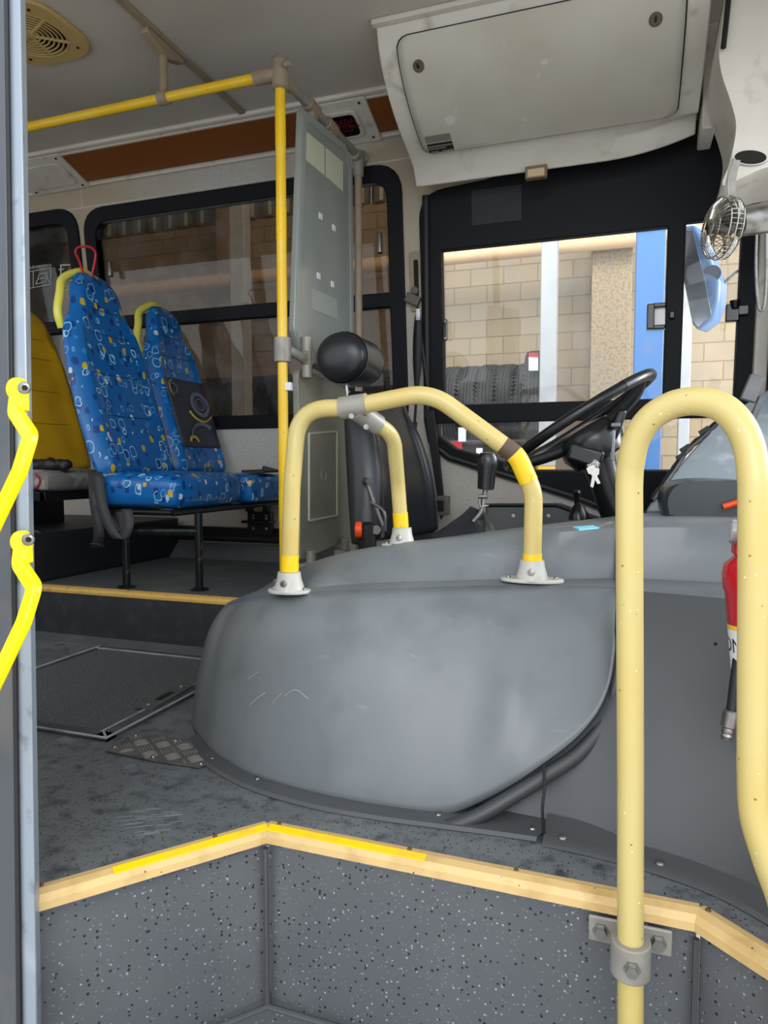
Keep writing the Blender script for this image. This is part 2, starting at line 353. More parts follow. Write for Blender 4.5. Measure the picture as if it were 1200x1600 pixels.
# well of the entrance: riser boards and lower step
riser = []
for i, (a, b) in enumerate((((-.88, .83), (-.629, 1.134)), ((-.629, 1.134), (.122, 1.127)), ((.122, 1.127), (.206, 1.053)), ((.206, 1.053), (.42, .87)))):
    a = V((*a, -.345)); b = V((*b, -.345)); d = (b-a).normalized(); n = V((d.y, -d.x, 0))
    bm = NB(); prism(bm, [a+n*-.008, b+n*-.008, b-n*.03, a-n*.03], (0, 0, .315)); o = obj('trim_%d' % (i+1), bm, RISERM, smooth=False); struct(o)
bm = NB(); prism(bm, [(x, y, -.375) for x, y in ((-.95, .5), (.6, .5), (.6, 1.0), (.122, 1.16), (-.64, 1.16), (-.9, .86))], (0, 0, .03)); struct(obj('floor_step', bm, RISERM, smooth=False))
bm = NB()
tube(bm, [(-.626, 1.123, -.345), (-.626, 1.123, -.03)], .006, 8); tube(bm, [(-.87, .835, -.343), (-.624, 1.12, -.343), (.118, 1.113, -.343)], .006, 8); tube(bm, [(.12, 1.114, -.345), (.12, 1.114, -.03)], .005, 8)
struct(obj('trim_5', bm, COVERD))
# platform
bm = NB(); bx2(bm, (-5, 2.2, .0), (-1.15, 3.3, .2)); struct(obj('floor_platform', bm, PLATM, smooth=False))
bm = NB(); bx2(bm, (-5, 2.185, .0), (-1.15, 2.2, .185)); struct(obj('trim_6', bm, DRISER, smooth=False))
bm = NB(); prism(bm, [(-5, 2.19, 0), (-5, 2.14, .0), (-5, 2.185, .018)], (3.85, 0, 0)); struct(obj('trim_7', bm, PLATM, smooth=False))
bm = NB(); bx2(bm, (-1.15, 1.9, -.03), (.9, 3.3, .12)); struct(obj('floor_cab', bm, DASHD, smooth=False))
# wheel arch box under the back row
bm = NB(); bx2(bm, (-5, 2.17, .2), (-2.34, 3.26, .41)); struct(obj('trim_8', bm, mat('arch_black', (30, 32, 34), .5), smooth=False, bevel=.01))
# lower wall, leaning upper wall with window holes
W = lambda *pts: [WL(u, v) for u, v in pts]
def win(pts, r): return rpoly(W(*pts), r)
w1o = rpoly([(-5.2, WL(141, 660)[1]), (WL(141, 560)[0], WL(141, 660)[1]), (WL(141, 560)[0], WL(60, 337)[1]), (-5.2, WL(60, 337)[1])], [0, .07, .12, 0])
x2a, x2b = WL(149, 480)[0], WL(627, 430)[0]; z2t, z2b = WL(440, 287)[1], WL(400, 664)[1]
w2o = rpoly([(x2a, z2b), (x2b, z2b), (x2b, z2t), (x2a, z2t)], [.07, .07, .12, .12])
x3a, x3b = WL(665, 480)[0], WL(1176, 480)[0]; z3t = WL(800, 290)[1]
w3pts = [(x3a, z3t), (x3a, WL(668, 655)[1])]+[WL(*p) for p in ((676, 692), (704, 714), (800, 744), (900, 776), (965, 800))]+[(x3b, WL(1100, 800)[1]), (x3b, WL(1088, 196)[1]), (WL(1000, 250)[0], WL(1088, 196)[1]), (WL(760, 250)[0], z3t+.02)]
w3o = rpoly(w3pts, [.11, .04, .03, .03, .02, .02, .02, .02, .02, .02, .02])
ztop = 1.285; zlow = -.72
wall = plate([(-5.2, zlow), (.80, zlow), (.80, ztop), (-5.2, ztop)], [w1o, w2o, w3o], -.05, 0, WM)
struct(obj('wall_left', wall, WALLM, smooth=False))
def inset(poly, d):
    m = len(poly); out = []; A = sum(poly[i-1][0]*poly[i][1]-poly[i][0]*poly[i-1][1] for i in range(m)); s = 1 if A > 0 else -1
    for i in range(m):
        a, b, c = V(poly[i-1]), V(poly[i]), V(poly[(i+1) % m]); e1 = (b-a); e2 = (c-b)
        if e1.length < 1e-7 or e2.length < 1e-7: out.append(poly[i]); continue
        e1.normalize(); e2.normalize(); n = V((-(e1+e2).y, (e1+e2).x)); n = n.normalized()*s*d/max(.5, math.cos(e1.angle(e2, 0)/2)); out.append((b.x+n.x, b.y+n.y))
    return out
def mkframe(name, outer, glass_holes, z0=-.05, z1=.014, m=FRAMEB, bev=.006):
    return obj(name, plate(outer, glass_holes, z0, z1, WM, bev), m, None, smooth=False)
# window_1 (rear), window_2, window_3 (driver's)
barb = .5*(WL(300, 505)[1]+WL(300, 498)[1])
zb1 = WL(436, 474)[1]; zb0 = WL(436, 492)[1]
for nm, wo, xa, xb, zt, zb in (('window_1', w1o, -5.2, WL(141, 560)[0], WL(60, 337)[1], WL(141, 660)[1]), ('window_2', w2o, x2a, x2b, z2t, z2b)):
    t = .052; up = rpoly([(xa+t, zb1), (xb-t, zb1), (xb-t, zt-t), (xa+t, zt-t)], [.01, .01, .09, .09]); lo = rpoly([(xa+t, zb+.045), (xb-t, zb+.045), (xb-t, zb0), (xa+t, zb0)], [.05, .05, .01, .01])
    fr = mkframe(nm, inset(wo, -.012), [up, lo]); struct(fr)
    g = obj('glass', plate([(xa+.02, zb+.02), (xb-.02, zb+.02), (xb-.02, zt-.02), (xa+.02, zt-.02)], [], -.036, -.031, WM), GL_TINT, None, False); setp(g, fr)
    tr = obj('inner_trim', plate(inset(up, -.002), [inset(up, .006)], -.03, .004, WM), ALU, None, False); setp(tr, fr)
    for (lu, lv) in (((175, 421),) if nm == 'window_2' else ((114, 430),)):
        c = WL(lu, lv); bm = NB(); box(bm, WM @ V((c[0], c[1], .012)), (.022, .03, .085)); h = obj('slide_catch', bm, STEEL, None, True, .008); setp(h, fr)
    if nm == 'window_2':
        c = WL(592, 379); bm = NB(); box(bm, WM @ V((c[0], c[1], -.012)), (.024, .03, .10)); h = obj('slide_catch', bm, STEEL, None, True, .008); setp(h, fr)
        xm = WL(372, 400)[0]
# driver's window
gx0, gx1, gx2, gx3 = WL(690, 500)[0], WL(1042, 480)[0], WL(1065, 480)[0], WL(1156, 480)[0]
gt, gb = WL(870, 371)[1], WL(870, 630)[1]; lt = WL(870, 656)[1]; lb = WL(950, 737)[1]
lowg = rpoly([(WL(681, 660)[0], lt), WL(685, 682), WL(712, 703), WL(800, 727), WL(838, 737), (gx3, lb), (gx3, lt)], [.01, .03, .03, .02, .02, .01, .01])
fr = mkframe('window_3', inset(w3o, -.012), [rpoly([(gx0, gb), (gx1, gb), (gx1, gt), (gx0, gt)], .008), rpoly([(gx2, gb), (gx3, gb), (gx3, gt+.01), (gx2, gt+.01)], .008), lowg]); struct(fr)
g = obj('glass', plate([(gx0-.02, lb-.02), (gx3+.02, lb-.02), (gx3+.02, gt+.03), (gx0-.02, gt+.03)], [], -.036, -.031, WM), GL_CLEAR, None, False); setp(g, fr)
bm = NB(); c0, c1 = WL(738, 300), WL(816, 345); prism(bm, [WM @ V((x, y, .014)) for x, y in ((c0[0], c1[1]), (c1[0], c1[1]), (c1[0], c0[1]), (c0[0], c0[1]))], EN*.003); setp(obj('blanking_plate', bm, NAVY, None, False), fr)
rub = [WM @ V((*p, .02)) for p in w3pts[:8]]; bm = NB(); tube(bm, fillet([rub[0]+V((.02,0,0))]+rub[1:], .06), .017, 10); setp(obj('rubber_seal', bm, BLACK, None), fr)
for (u, v, sz) in ((697, 516, (.02, .03, .1)),):
    c = WL(u, v); bm = NB(); box(bm, WM @ V((c[0], c[1], .01)), sz); setp(obj('slide_catch', bm, STEEL, None, True, .008), fr)
    bm = NB(); box(bm, WM @ V((c[0], c[1], .018)), (.012, .03, .07)); setp(obj('catch_insert', bm, BLACKG, None, True, .004), fr)
c = WL(1025, 495); bm = NB(); box(bm, WM @ V((c[0], c[1], .004)), (.075, .004, .115)); setp(obj('catch_plate', bm, WHITE, None, False), fr)
bm = NB(); box(bm, WM @ V((c[0]-.022, c[1], .018)), (.03, .03, .105)); box(bm, WM @ V((c[0]+.012, c[1]+.045, .015)), (.05, .022, .018)); box(bm, WM @ V((c[0]+.012, c[1]-.045, .015)), (.05, .022, .018)); box(bm, WM @ V((c[0]+.062, c[1], .02)), (.02, .03, .03)); setp(obj('catch', bm, BLACKG, None, True, .004), fr)
bm = NB(); box(bm, WM @ V((*WL(1143, 490), .02)), (.05, .03, .07)); cyl(bm, WM @ V((*WL(1147, 470), .03)), WM @ V((*WL(1147, 484), .03)), .022, r2=.014); box(bm, WM @ V((*WL(1160, 486), .02)), (.04, .03, .04)); setp(obj('knob_catch', bm, BLACKG, None, True, .004), fr)
# emergency exit print on the rear pane
c = WL(40, 450)
def wm_at(u, v, off): q = WL(u, v, off); return WM @ M.Translation((q[0], q[1], off))
sv = obj('exit_sticker', plate(rpoly([WL(88, 455), WL(117, 449), WL(117, 411), WL(88, 412)], .004), [rpoly([WL(90, 453), WL(115, 447.5), WL(115, 413), WL(90, 414)], .003)], -.03, -.029, WM), WLET, None, False); setp(sv, bpy.data.objects['window_1'])
ar = obj('exit_arrow', plate([WL(96, 431), WL(104, 430), WL(104, 424), WL(111, 429), WL(104, 436), WL(104, 432), WL(96, 433)], [], -.03, -.029, WM), WLET, None, False); setp(ar, bpy.data.objects['window_1'])
for nm, s, u, v, sz in (('exit_lettering', 'SAÍDA DE EMERGÊNCIA', 38, 421, .019), ('exit_lettering', 'PUXE', 92, 423, .016), ('exit_lettering', 'SAÍDA DE EMERGÊNCIA', 91, 451, .0115)):
    t = text(nm, s, sz, wm_at(u, v, -.029), WLET); setp(t, bpy.data.objects['window_1'])
bm = NB()
for (a, b) in (((38, 426), (80, 418)), ((80, 418), (80, 444)), ((80, 444), (38, 452)), ((52, 424), (52, 449)), ((56, 444), (62, 428)), ((62, 428), (74, 426)), ((74, 426), (72, 440)), ((72, 440), (56, 444)), ((60, 436), (70, 434)), ((70, 428), (78, 441))):
    tube(bm, [WM @ V((*WL(*a, -.029), -.029)), WM @ V((*WL(*b, -.029), -.029))], .002, 6)
setp(obj('exit_pictogram', bm, WLET), bpy.data.objects['window_1'])

# ceiling, cove, opposite wall, rear end, front
bm = NB(); bx2(bm, (-5.2, .9, ZC), (.85, 2.88, ZC+.03)); struct(obj('ceiling', bm, CEILM, smooth=False))
cvt, cvb = V((0, 2.86, ZC)), WM @ V((0, 1.27, 0)); cvb = V((0, cvb.y, cvb.z))
cx = V((1, 0, 0)); cyv = (cvt-cvb).normalized(); CM = frame_m(cvb, cx, cyv); CL = (cvt-cvb).length
CN = cx.cross(cyv)
def CP(u, v):
    d = _F+_R*((u-600)/FPX)-_U*((v-800)/FPX); c = V((0, 0, EYE)); p = c+d*((cvb-c).dot(CN)/d.dot(CN)); q = p-cvb; return (q.dot(cx), q.dot(cyv))
struct(obj('trim_9', plate([(-5.2, 0), (.8, 0), (.8, CL), (-5.2, CL)], [], -.03, 0, CM), OFFW, None, False))
bm = NB()
for yy, r_ in ((.012, .008), (CL-.012, .012), (CL*.84, .004)): tube(bm, [CM @ V((-5.1, yy, .002)), CM @ V((.6, yy, .002))], r_, 8)
struct(obj('trim_10', bm, OFFW))
bm = NB(); bx2(bm, (-5.2, .87, -.4), (-.95, .9, .85)); bx2(bm, (-5.2, .87, 2.0), (-.95, .9, 2.33)); bx2(bm, (-3.1, .87, .85), (-3.0, .9, 2.0)); bx2(bm, (-1.0, .87, .85), (-.95, .9, 2.0)); bx2(bm, (-.95, .87, 2.15), (.55, .9, 2.33)); struct(obj('wall_right', bm, WALLM, smooth=False))
bm = NB(); bx2(bm, (-5.23, .87, -.4), (-5.2, 3.3, .9)); bx2(bm, (-5.23, .87, 2.1), (-5.2, 3.3, 2.33)); struct(obj('wall_back', bm, WALLM, smooth=False))
bm = NB(); bx2(bm, (XF+.28, 1.0, -.4), (XF+.31, 3.3, .72)); bx2(bm, (XF+.28, .9, 1.95), (XF+.31, 3.3, 2.33)); struct(obj('wall_front', bm, DASHD, smooth=False))
# front corner pillar
bm = NB(); prism(bm, [WM @ V((x, y, 0)) for x, y in ((x3b+.008, -.5), (x3b+.06, -.5), (x3b+.06, 1.27), (x3b+.008, 1.27))], EN*.05); struct(obj('trim_11', bm, OFFW, smooth=False, bevel=.01))
bm = NB(); bx2(bm, (x3b+.062, 2.86, .3), (x3b+.16, 3.24, 2.2)); struct(obj('trim_12', bm, DASHD, smooth=False, bevel=.01))
# seam strips of the wall above the windows and under the sill
bm = NB()
for (a, b) in (((40, 318), (640, 250)),): pass
xs = WL(129, 320)[0]; tube(bm, [WM @ V((xs, 1.17, .001)), WM @ V((xs, 1.26, .001))], .003, 6)
tube(bm, [WM @ V((-5, 1.165, .001)), WM @ V((-.95, 1.165, .001))], .004, 6); struct(obj('trim_13', bm, OFFW))
bm = NB(); bx2(bm, (-2.34, 3.215, .29), (-1.93+.53, 3.25, .37)); bx2(bm, (-2.34, 3.2, .30), (-1.40, 3.216, .318)); struct(obj('baseboard_left', bm, BLACKG, smooth=False, bevel=.004))
bm = NB(); prism(bm, [(-2.34, 3.25, .2), (-2.34, 3.25, .28), (-2.34, 3.17, .2)], (1.0, 0, 0)); struct(obj('trim_14', bm, PLATM, smooth=False))

# ================================================================ COVE PANELS, BRACKETS, SIGN, CEILING RIB
def covep(name, pts, off0, off1, m, r=.0, par=None): return obj(name, plate(rpoly([CP(u, v) for u, v in pts], r) if r else [CP(u, v) for u, v in pts], [], off0, off1, CM), m, par, False)
ct = CL*.80; cb_ = .035
def covx(u, v): return CP(u, v)[0]
xA, xA2, xB, xC, xC2, xD = covx(127, 288), covx(100, 247), covx(60, 302), covx(500, 200), covx(585, 205), covx(620, 190)
for nm, xa, xb, lab in (('cove_panel', -4.4, covx(60, 302)-.02, 'dark brown cove panel above the rear window, behind the door edge'), ('cove_panel', covx(115, 265), covx(520, 190), 'long brown cove panel above the large window, between bracket plate and stop sign'), ('cove_panel', covx(583, 190), -.80, 'short brown cove panel between the stop sign and the overhead compartment')):
    o = obj(nm, plate([(xa, cb_), (xb, cb_), (xb, ct), (xa, ct)], [], 0, .004, CM), ORANGE, None, False); tag(o, lab, 'panel', 'brown panels of the cove')
t = thing('bracket_plate', 'off-white moulded bracket plate breaking the brown cove panels', 'bracket', CM @ V((covx(80, 270), 0, 0)))
xa, xb = covx(60, 302)-.02, covx(115, 265)
obj('plate', plate(rpoly([(xa, .01), (xb+.01, .01), (xb+.01, CL-.03), (xa, CL-.03)], .01), [], 0, .014, CM, .003), OFFW, t)
obj('raised_pad', plate(rpoly([(xa+.05, .05), (xb-.03, .05), (xb-.03, CL*.72), (xa+.05, CL*.72)], .04), [], .014, .022, CM, .003), OFFW, t)
for dx, dy in ((xa+.03, CL-.05), (xb-.02, CL-.05), (xa+.03, .03), (xb-.02, .03)): screw(t, CM @ V((dx, dy, .014)), CN, .006, HOLE)
t = thing('stop_sign', 'dim red bus stop request sign in an off-white housing', 'sign', CM @ V((covx(545, 190), 0, 0)))
xa, xb = covx(505, 190), covx(583, 190)
obj('housing', plate(rpoly([(xa, .005), (xb+.01, .005), (xb+.01, CL-.03), (xa, CL-.03)], .012), [], 0, .016, CM, .003), OFFW, t)
cs = CP(540, 192); scr = [CP(512, 176), CP(561, 171), CP(562, 205), CP(540, 214), CP(516, 210)]
sx0, sx1 = covx(512, 192), covx(562, 192); sz0, sz1 = .07, CL-.09
obj('display_bezel', plate(rpoly([(sx0-.012, sz0-.012), (sx1+.012, sz0-.012), (sx1+.012, sz1+.012), (sx0-.012, sz1+.012)], .03), [], .016, .028, CM, .004), OFFW, t)
obj('display', plate(rpoly([(sx0, sz0), (sx1, sz0), (sx1, sz1), (sx0, sz1)], .025), [], .028, .031, CM), SIGNBLK, t, False)
hh = (sz1-sz0)
text('display_lettering', 'PARADA', hh*.30, CM @ M.Translation(((sx0+sx1)/2, sz0+hh*.62, .0315)), SIGNRED, t, align='CENTER')
text('display_lettering', 'SOLICITADA', hh*.24, CM @ M.Translation(((sx0+sx1)/2+.005, sz0+hh*.38, .0315)), SIGNRED, t, align='CENTER')
obj('display_outline', plate([(sx1-.09, sz0+.03), (sx1-.03, sz0+.03), (sx1-.03, sz0+.065), (sx1-.09, sz0+.065)], [[(sx1-.087, sz0+.033), (sx1-.033, sz0+.033), (sx1-.033, sz0+.062), (sx1-.087, sz0+.062)]], .031, .032, CM), SIGNRED, t, False)
for dx, dy in ((xb-.02, CL-.05), (xb-.02, .03), (xa+.02, CL-.05)): screw(t, CM @ V((dx, dy, .016)), CN, .006, HOLE)
# ceiling rib
a, b = P(190, -8, 'z', ZC), P(370, 172, 'z', ZC); xr = (a.x+b.x)/2
bm = NB(); bx2(bm, (xr-.016, .95, ZC-.012), (xr+.016, 2.86, ZC)); o = obj('ceiling_joint_strip', bm, BEIGE, None, True, .005); tag(o, 'thin beige joint strip running across the ceiling', 'strip')
# air vent
vc = P(46, 48, 'z', ZC); rv = .115
t = thing('ceiling_vent', 'beige round slotted air vent in the ceiling', 'vent', (vc.x, vc.y, ZC))
VM = M.Translation((vc.x, vc.y, ZC)) @ M.Rotation(math.pi, 4, 'X')
sq = [((abs(math.cos(a_))**.62)*(1 if math.cos(a_) > 0 else -1)*.175, (abs(math.sin(a_))**.62)*(1 if math.sin(a_) > 0 else -1)*.175) for a_ in [2*math.pi*k/48 for k in range(48)]]
circ = lambda r, n=40: [(r*math.cos(2*math.pi*k/n), r*math.sin(2*math.pi*k/n)) for k in range(n)]
obj('cover_plate', plate(sq, [circ(.135)], 0, .018, VM, .005), VENTB, t)
obj('recess', plate(circ(.137), [], .0, .002, VM), HOLE, t, False)
bm = NB()
for r_ in [.036+.0158*k for k in range(7)]: tube(bm, [VM @ V((r_*math.cos(2*math.pi*k/40), r_*math.sin(2*math.pi*k/40), .017)) for k in range(40)], .0034, 6, closed=True)
lathe(bm, [(.03, .006), (.03, .016), (.02, .02)], VM, 20)
for k in range(6):
    a_ = math.pi/3*k+.4; d = V((math.cos(a_), math.sin(a_), 0)); tube(bm, [VM @ (d*.02+V((0, 0, .016))), VM @ (d*.136+V((0, 0, .016)))], .006, 8)
obj('grille', bm, VENTB, t)
for sx in (-1, 1):
    for sy in (-1, 1): screw(t, VM @ V((sx*.115, sy*.115, .018)), (0, 0, -1), .006, HOLE)

# ================================================================ OVERHEAD RAIL, STANCHION, PARTITION
SX, SY = P(441, 500, 'y', 2.3).x, 2.3
rj = P(441, 113, 'y', SY); rl = P(35, 202, 'y', SY); zr = rj.z
t = thing('overhead_handrail', 'yellow overhead handrail under the ceiling, running toward the rear', 'handrail', (SX-1, SY, zr))
bm = NB(); tube(bm, [(-4.9, SY, zr-.02), (SX-.075, SY, zr-.002)], .018); obj('rail', bm, YELLOW, t)
hx = xr-.012
bm = NB(); tube(bm, [(hx-.018, SY, zr-.004), (hx+.018, SY, zr-.004)], .026); obj('hanger_ring', bm, BEIGE, t)
bm = NB(); tube(bm, fillet([(hx, SY, zr+.015), (hx, SY, ZC-.05), (hx, SY, ZC)], 0), .016, 12); prism(bm, [(hx-.018, SY-.11, ZC-.012), (hx-.018, SY-.11, ZC-.03), (hx-.018, SY-.02, ZC-.06), (hx-.018, SY+.02, ZC-.06), (hx-.018, SY+.11, ZC-.03), (hx-.018, SY+.11, ZC-.012)], (.036, 0, 0)); obj('hanger', bm, BEIGE, t, True, .004)
t = thing('stanchion', 'yellow vertical pole beside the partition, floor to overhead rail', 'pole', (SX, SY, .2))
bm = NB(); tube(bm, [(SX, SY, .2), (SX, SY, zr-.03)], .0185); obj('pole', bm, YELLOW, t)
bm = NB(); lathe(bm, [(.045, .2), (.045, .208), (.027, .215), (.026, .30)], M.Translation((SX, SY, 0)), 24); obj('foot_socket', bm, CASTG, t)
for z in (P(441, 712, 'y', SY).z, P(441, 350, 'y', SY).z, P(441, 790, 'y', SY).z, P(441, 200, 'y', SY).z):
    bm = NB(); tube(bm, [(SX, SY, z-.06), (SX, SY, z+.06)], .0192); obj('yellow_tape', bm, TAPE, t)
bm = NB(); lathe(bm, [(.02, -.06), (.029, -.055), (.029, .03), (.031, .035), (.024, .05), (.008, .054)], M.Translation((SX, SY, zr)), 24); tube(bm, [(SX-.10, SY, zr-.002), (SX, SY, zr-.002)], .0255); tube(bm, [(SX, SY, zr-.004), (SX, SY+.09, zr-.004)], .0235); obj('corner_joint', bm, BEIGE, t)
bm = NB(); cyl(bm, (SX+.03, SY-.02, zr+.012), (SX+.050, SY-.025, zr+.012), .010); obj('joint_screw', bm, CASTG, t)
zc = P(441, 547, 'y', SY).z
bm = NB(); lathe(bm, [(.02, -.045), (.031, -.043), (.031, .043), (.02, .045)], M.Translation((SX, SY, zc)), 24); obj('clamp', bm, CASTG, t)
bm = NB(); box(bm, (SX+.022, SY, P(450, 604, 'y', SY).z), (.028, .022, .03)); obj('small_catch', bm, WHITE, t, True, .003)
# transverse rail with the grey pole at the wall
FY = P(560, 300, 'x', SX).y; zr2 = P(562, 250, 'x', SX).z
t = thing('partition_rail', 'grey overhead rail and wall-side pole carrying the partition', 'rail', (SX, FY, .12))
bm = NB(); tube(bm, [(SX, SY+.08, zr-.004), (SX, FY, zr2+.01)], .0175); obj('rail', bm, CASTG, t)
bm = NB(); tube(bm, [(SX, FY, .12), (SX, FY, zr2)], .0175); obj('pole', bm, BEIGE, t)
bm = NB(); lathe(bm, [(.0, .034), (.027, .03), (.028, 0), (.024, -.08), (.018, -.085)], M.Translation((SX, FY, zr2)), 20, False); tube(bm, [(SX, FY-.05, zr2), (SX, FY+.05, zr2)], .024); obj('tee_joint', bm, CASTG, t)
we = V((SX, cvb.y-.03, zr2+.02)); bm = NB(); tube(bm, [(SX, FY+.04, zr2), tuple(we)], .014, 12); lathe(bm, [(.032, 0), (.032, .008), (.018, .016)], axm(we+V((0, .03, 0)), (0, -1, 0)), 20); obj('wall_bracket', bm, CASTG, t)
for uu, vv in ((487, 178), (516, 205)):
    yy = P(uu, vv, 'x', SX).y; fr_ = (yy-SY)/(FY-SY); zz = zr-.004+(zr2+.014-zr)*fr_
    bm = NB(); tube(bm, [(SX, yy-.045, zz), (SX, yy+.045, zz)], .026); prism(bm, [(SX-.014, yy-.02, zz), (SX-.014, yy+.03, zz), (SX-.014, yy+.03, zz-.12), (SX-.014, yy-.005, zz-.10)], (.028, 0, 0)); obj('panel_clamp', bm, BEIGE, t, True, .004)
# upper partition
PX = SX+.012; YZ = lambda u, v, dx=0.: (P(u, v, 'x', PX+dx).y, P(u, v, 'x', PX+dx).z)
PM = M(((0, 0, 1, PX), (1, 0, 0, 0), (0, 1, 0, 0), (0, 0, 0, 1)))   # local x=y, y=z, z=x
pu0 = [YZ(456, 516), YZ(474, 566), YZ(549, 600), YZ(546, 262), YZ(535, 226), YZ(468, 170)]; pu = rpoly(pu0, [.04, .04, .03, .05, .03, .03])
t = thing('partition_panel', 'tall glossy grey upper partition panel behind the driver seat', 'partition', (PX, SY+.3, pu[0][1]-1))
obj('panel', plate(pu, [], -.012, .012, PM, .004), GREYP, t, False)
obj('edge_fold', plate(insetr(pu0, .004, .03), [insetr(pu0, .034, .02)], .012, .016, PM), mat('partition_edge', (150, 154, 150), .3), t, False)
for q in (((473, 206), (502, 230), (502, 275), (473, 251)), ((505, 232), (531, 254), (531, 300), (505, 277))): obj('pale_label', plate([YZ(*p) for p in q], [], .012, .0145, PM), LABELG, t, False)
for (u, v) in ((496, 339), (517, 357), (493, 432), (515, 445)): c = YZ(u, v); obj('fixing_square', plate([(c[0]-.013, c[1]-.012), (c[0]+.013, c[1]-.012), (c[0]+.013, c[1]+.012), (c[0]-.013, c[1]+.012)], [], .012, .016, PM), WHITE, t, False)
NOTICE = mat('faint_notice', (158, 164, 158), .5)
obj('faint_notice', plate(rpoly([YZ(482, 450), YZ(522, 468), YZ(523, 500), YZ(484, 484)], .01), [], .012, .0135, PM), NOTICE, t, False)
# lower partition
pl = rpoly([YZ(462, 576), YZ(552, 616), YZ(553, 838), YZ(466, 874)], [.03, .03, .01, .02])
t = thing('partition_panel', 'grey lower partition panel standing behind the driver seat on feet', 'partition', (PX, SY+.3, .3))
obj('panel', plate(pl, [], -.012, .012, PM, .004), GREYP2, t, False)
rp = [YZ(477, 676), YZ(522, 672), YZ(522, 806), YZ(477, 815)]
obj('raised_frame', plate(rpoly(rp, .01), [inset(rpoly(rp, .01), .008)], .012, .018, PM), LABELG, t, False)
obj('inner_field', plate(inset(rpoly(rp, .01), .008), [], .012, .014, PM), GREYP2, t, False)
c = YZ(501, 742); obj('round_mark', plate([(c[0]+.028*math.cos(a_/12*math.pi), c[1]+.028*math.sin(a_/12*math.pi)) for a_ in range(24)], [[(c[0]+.024*math.cos(a_/12*math.pi), c[1]+.024*math.sin(a_/12*math.pi)) for a_ in range(24)]], .014, .0165, PM), GREYP, t, False)
for (u, v) in ((482, 872), (536, 852)):
    c = YZ(u, v, .02); bm = NB(); tube(bm, [(PX+.03, c[0], .12), (PX+.03, c[0], c[1]+.03)], .02, 14); box(bm, (PX+.03, c[0]-.03, c[1]-.03), (.05, .07, .03)); obj('foot_clamp', bm, CASTG, t, True, .004)
# clamp arm between stanchion and panels
t = thing('panel_bracket', 'grey cast swivel bracket tying the partition to the yellow pole', 'bracket', (SX, SY, zc))
c = P(478, 560, 'x', PX+.03)
bm = NB(); tube(bm, [(SX+.02, SY+.01, zc), (PX+.03, c.y-.05, c.z), (PX+.03, c.y+.0, c.z-.01)], .018, 12); obj('arm', bm, CASTG, t)
bm = NB(); tube(bm, [(PX+.035, c.y, c.z-.075), (PX+.035, c.y, c.z+.08)], .021, 14); lathe(bm, [(.03, -.012), (.03, .012)], axm((PX+.04, c.y-.005, c.z), (1, -.5, 0)), 18); obj('jaw', bm, CASTG, t, True, .003)
c2 = P(515, 585, 'x', PX+.03); bm = NB(); tube(bm, [(PX+.03, c.y, c.z-.01), (PX+.03, c2.y+.05, c2.z-.005)], .011, 12); obj('cross_bar', bm, BEIGE, t)

# ================================================================ ENGINE COVER
def LP(u, v, z): return P(u, v, 'z', z)
bot = [V((-1.24, 2.2, 0)), V((-1.22, 1.95, 0)), P(302, 1120, 'z', .0), P(322, 1168, 'z', .0), P(355, 1195, 'z', .0), P(405, 1220, 'z', .0), P(500, 1247, 'z', 0), P(600, 1266, 'z', .0), P(690, 1274, 'z', .004),
       P(770, 1243, 'y', 1.31), P(850, 1192, 'y', 1.33), P(910, 1142, 'y', 1.36), P(945, 1085, 'y', 1.39), P(958, 1010, 'y', 1.44), P(962, 945, 'y', 1.53)]
zl = lambda s: .36+.065*s
top = [V((-1.16, 2.19, .275)), V((-1.13, 1.97, .285)), P(357, 941, 'z', .318), P(378, 935, 'z', .345), P(410, 930, 'z', .37), P(450, 925, 'z', .39), P(525, 922.5, 'z', .405), P(610, 919, 'z', .415), P(690, 916.5, 'z', .42),
       P(760, 915, 'z', .424), P(830, 914.5, 'z', .427), P(890, 915, 'z', .43), P(925, 916, 'z', .43), P(950, 917, 'z', .43), P(962, 918, 'z', .43)]
SB, ST = spline(bot, 8), spline(top, 8)
rows = []
NR = 22
nn = len(SB)
outn = []
for i in range(nn):
    a = ST[max(i-1, 0)]; b = ST[min(i+1, nn-1)]; d = (b-a).normalized(); outn.append(V((d.y, -d.x, 0)).normalized())
for j in range(NR+1):
    t_ = j/NR; row = []
    for i in range(nn):
        h = (ST[i]-SB[i]).length
        p = SB[i].lerp(ST[i], t_)
        tt = 1-(1-t_)**1.0
        bulge = .055*h*(math.sin(math.pi*t_)**.7)+.045*h*math.sin(math.pi*t_**2.6)
        fs = i/(nn-1); bulge *= 1 if fs < .62 else max(.12, 1-(fs-.62)/.30)
        bulge += .016*math.exp(-((fs-.70+.05*(1-t_))/.035)**2)*math.sin(math.pi*min(1, t_*1.15))**1.0
        p = p+outn[i]*bulge
        # turn the shoulder in near the top
        if t_ > .9: p = p
        row.append(p)
    rows.append(row)
t = thing('engine_cover', 'large grey moulded engine cover beside the driver seat', 'engine cover', (-.5, 1.6, 0))
bm = NB(); g_ = grid(bm, rows); o = obj('front_shell', bm, COVER, t); so = o.modifiers.new('s', 'SOLIDIFY'); so.thickness = .006; so.offset = -1
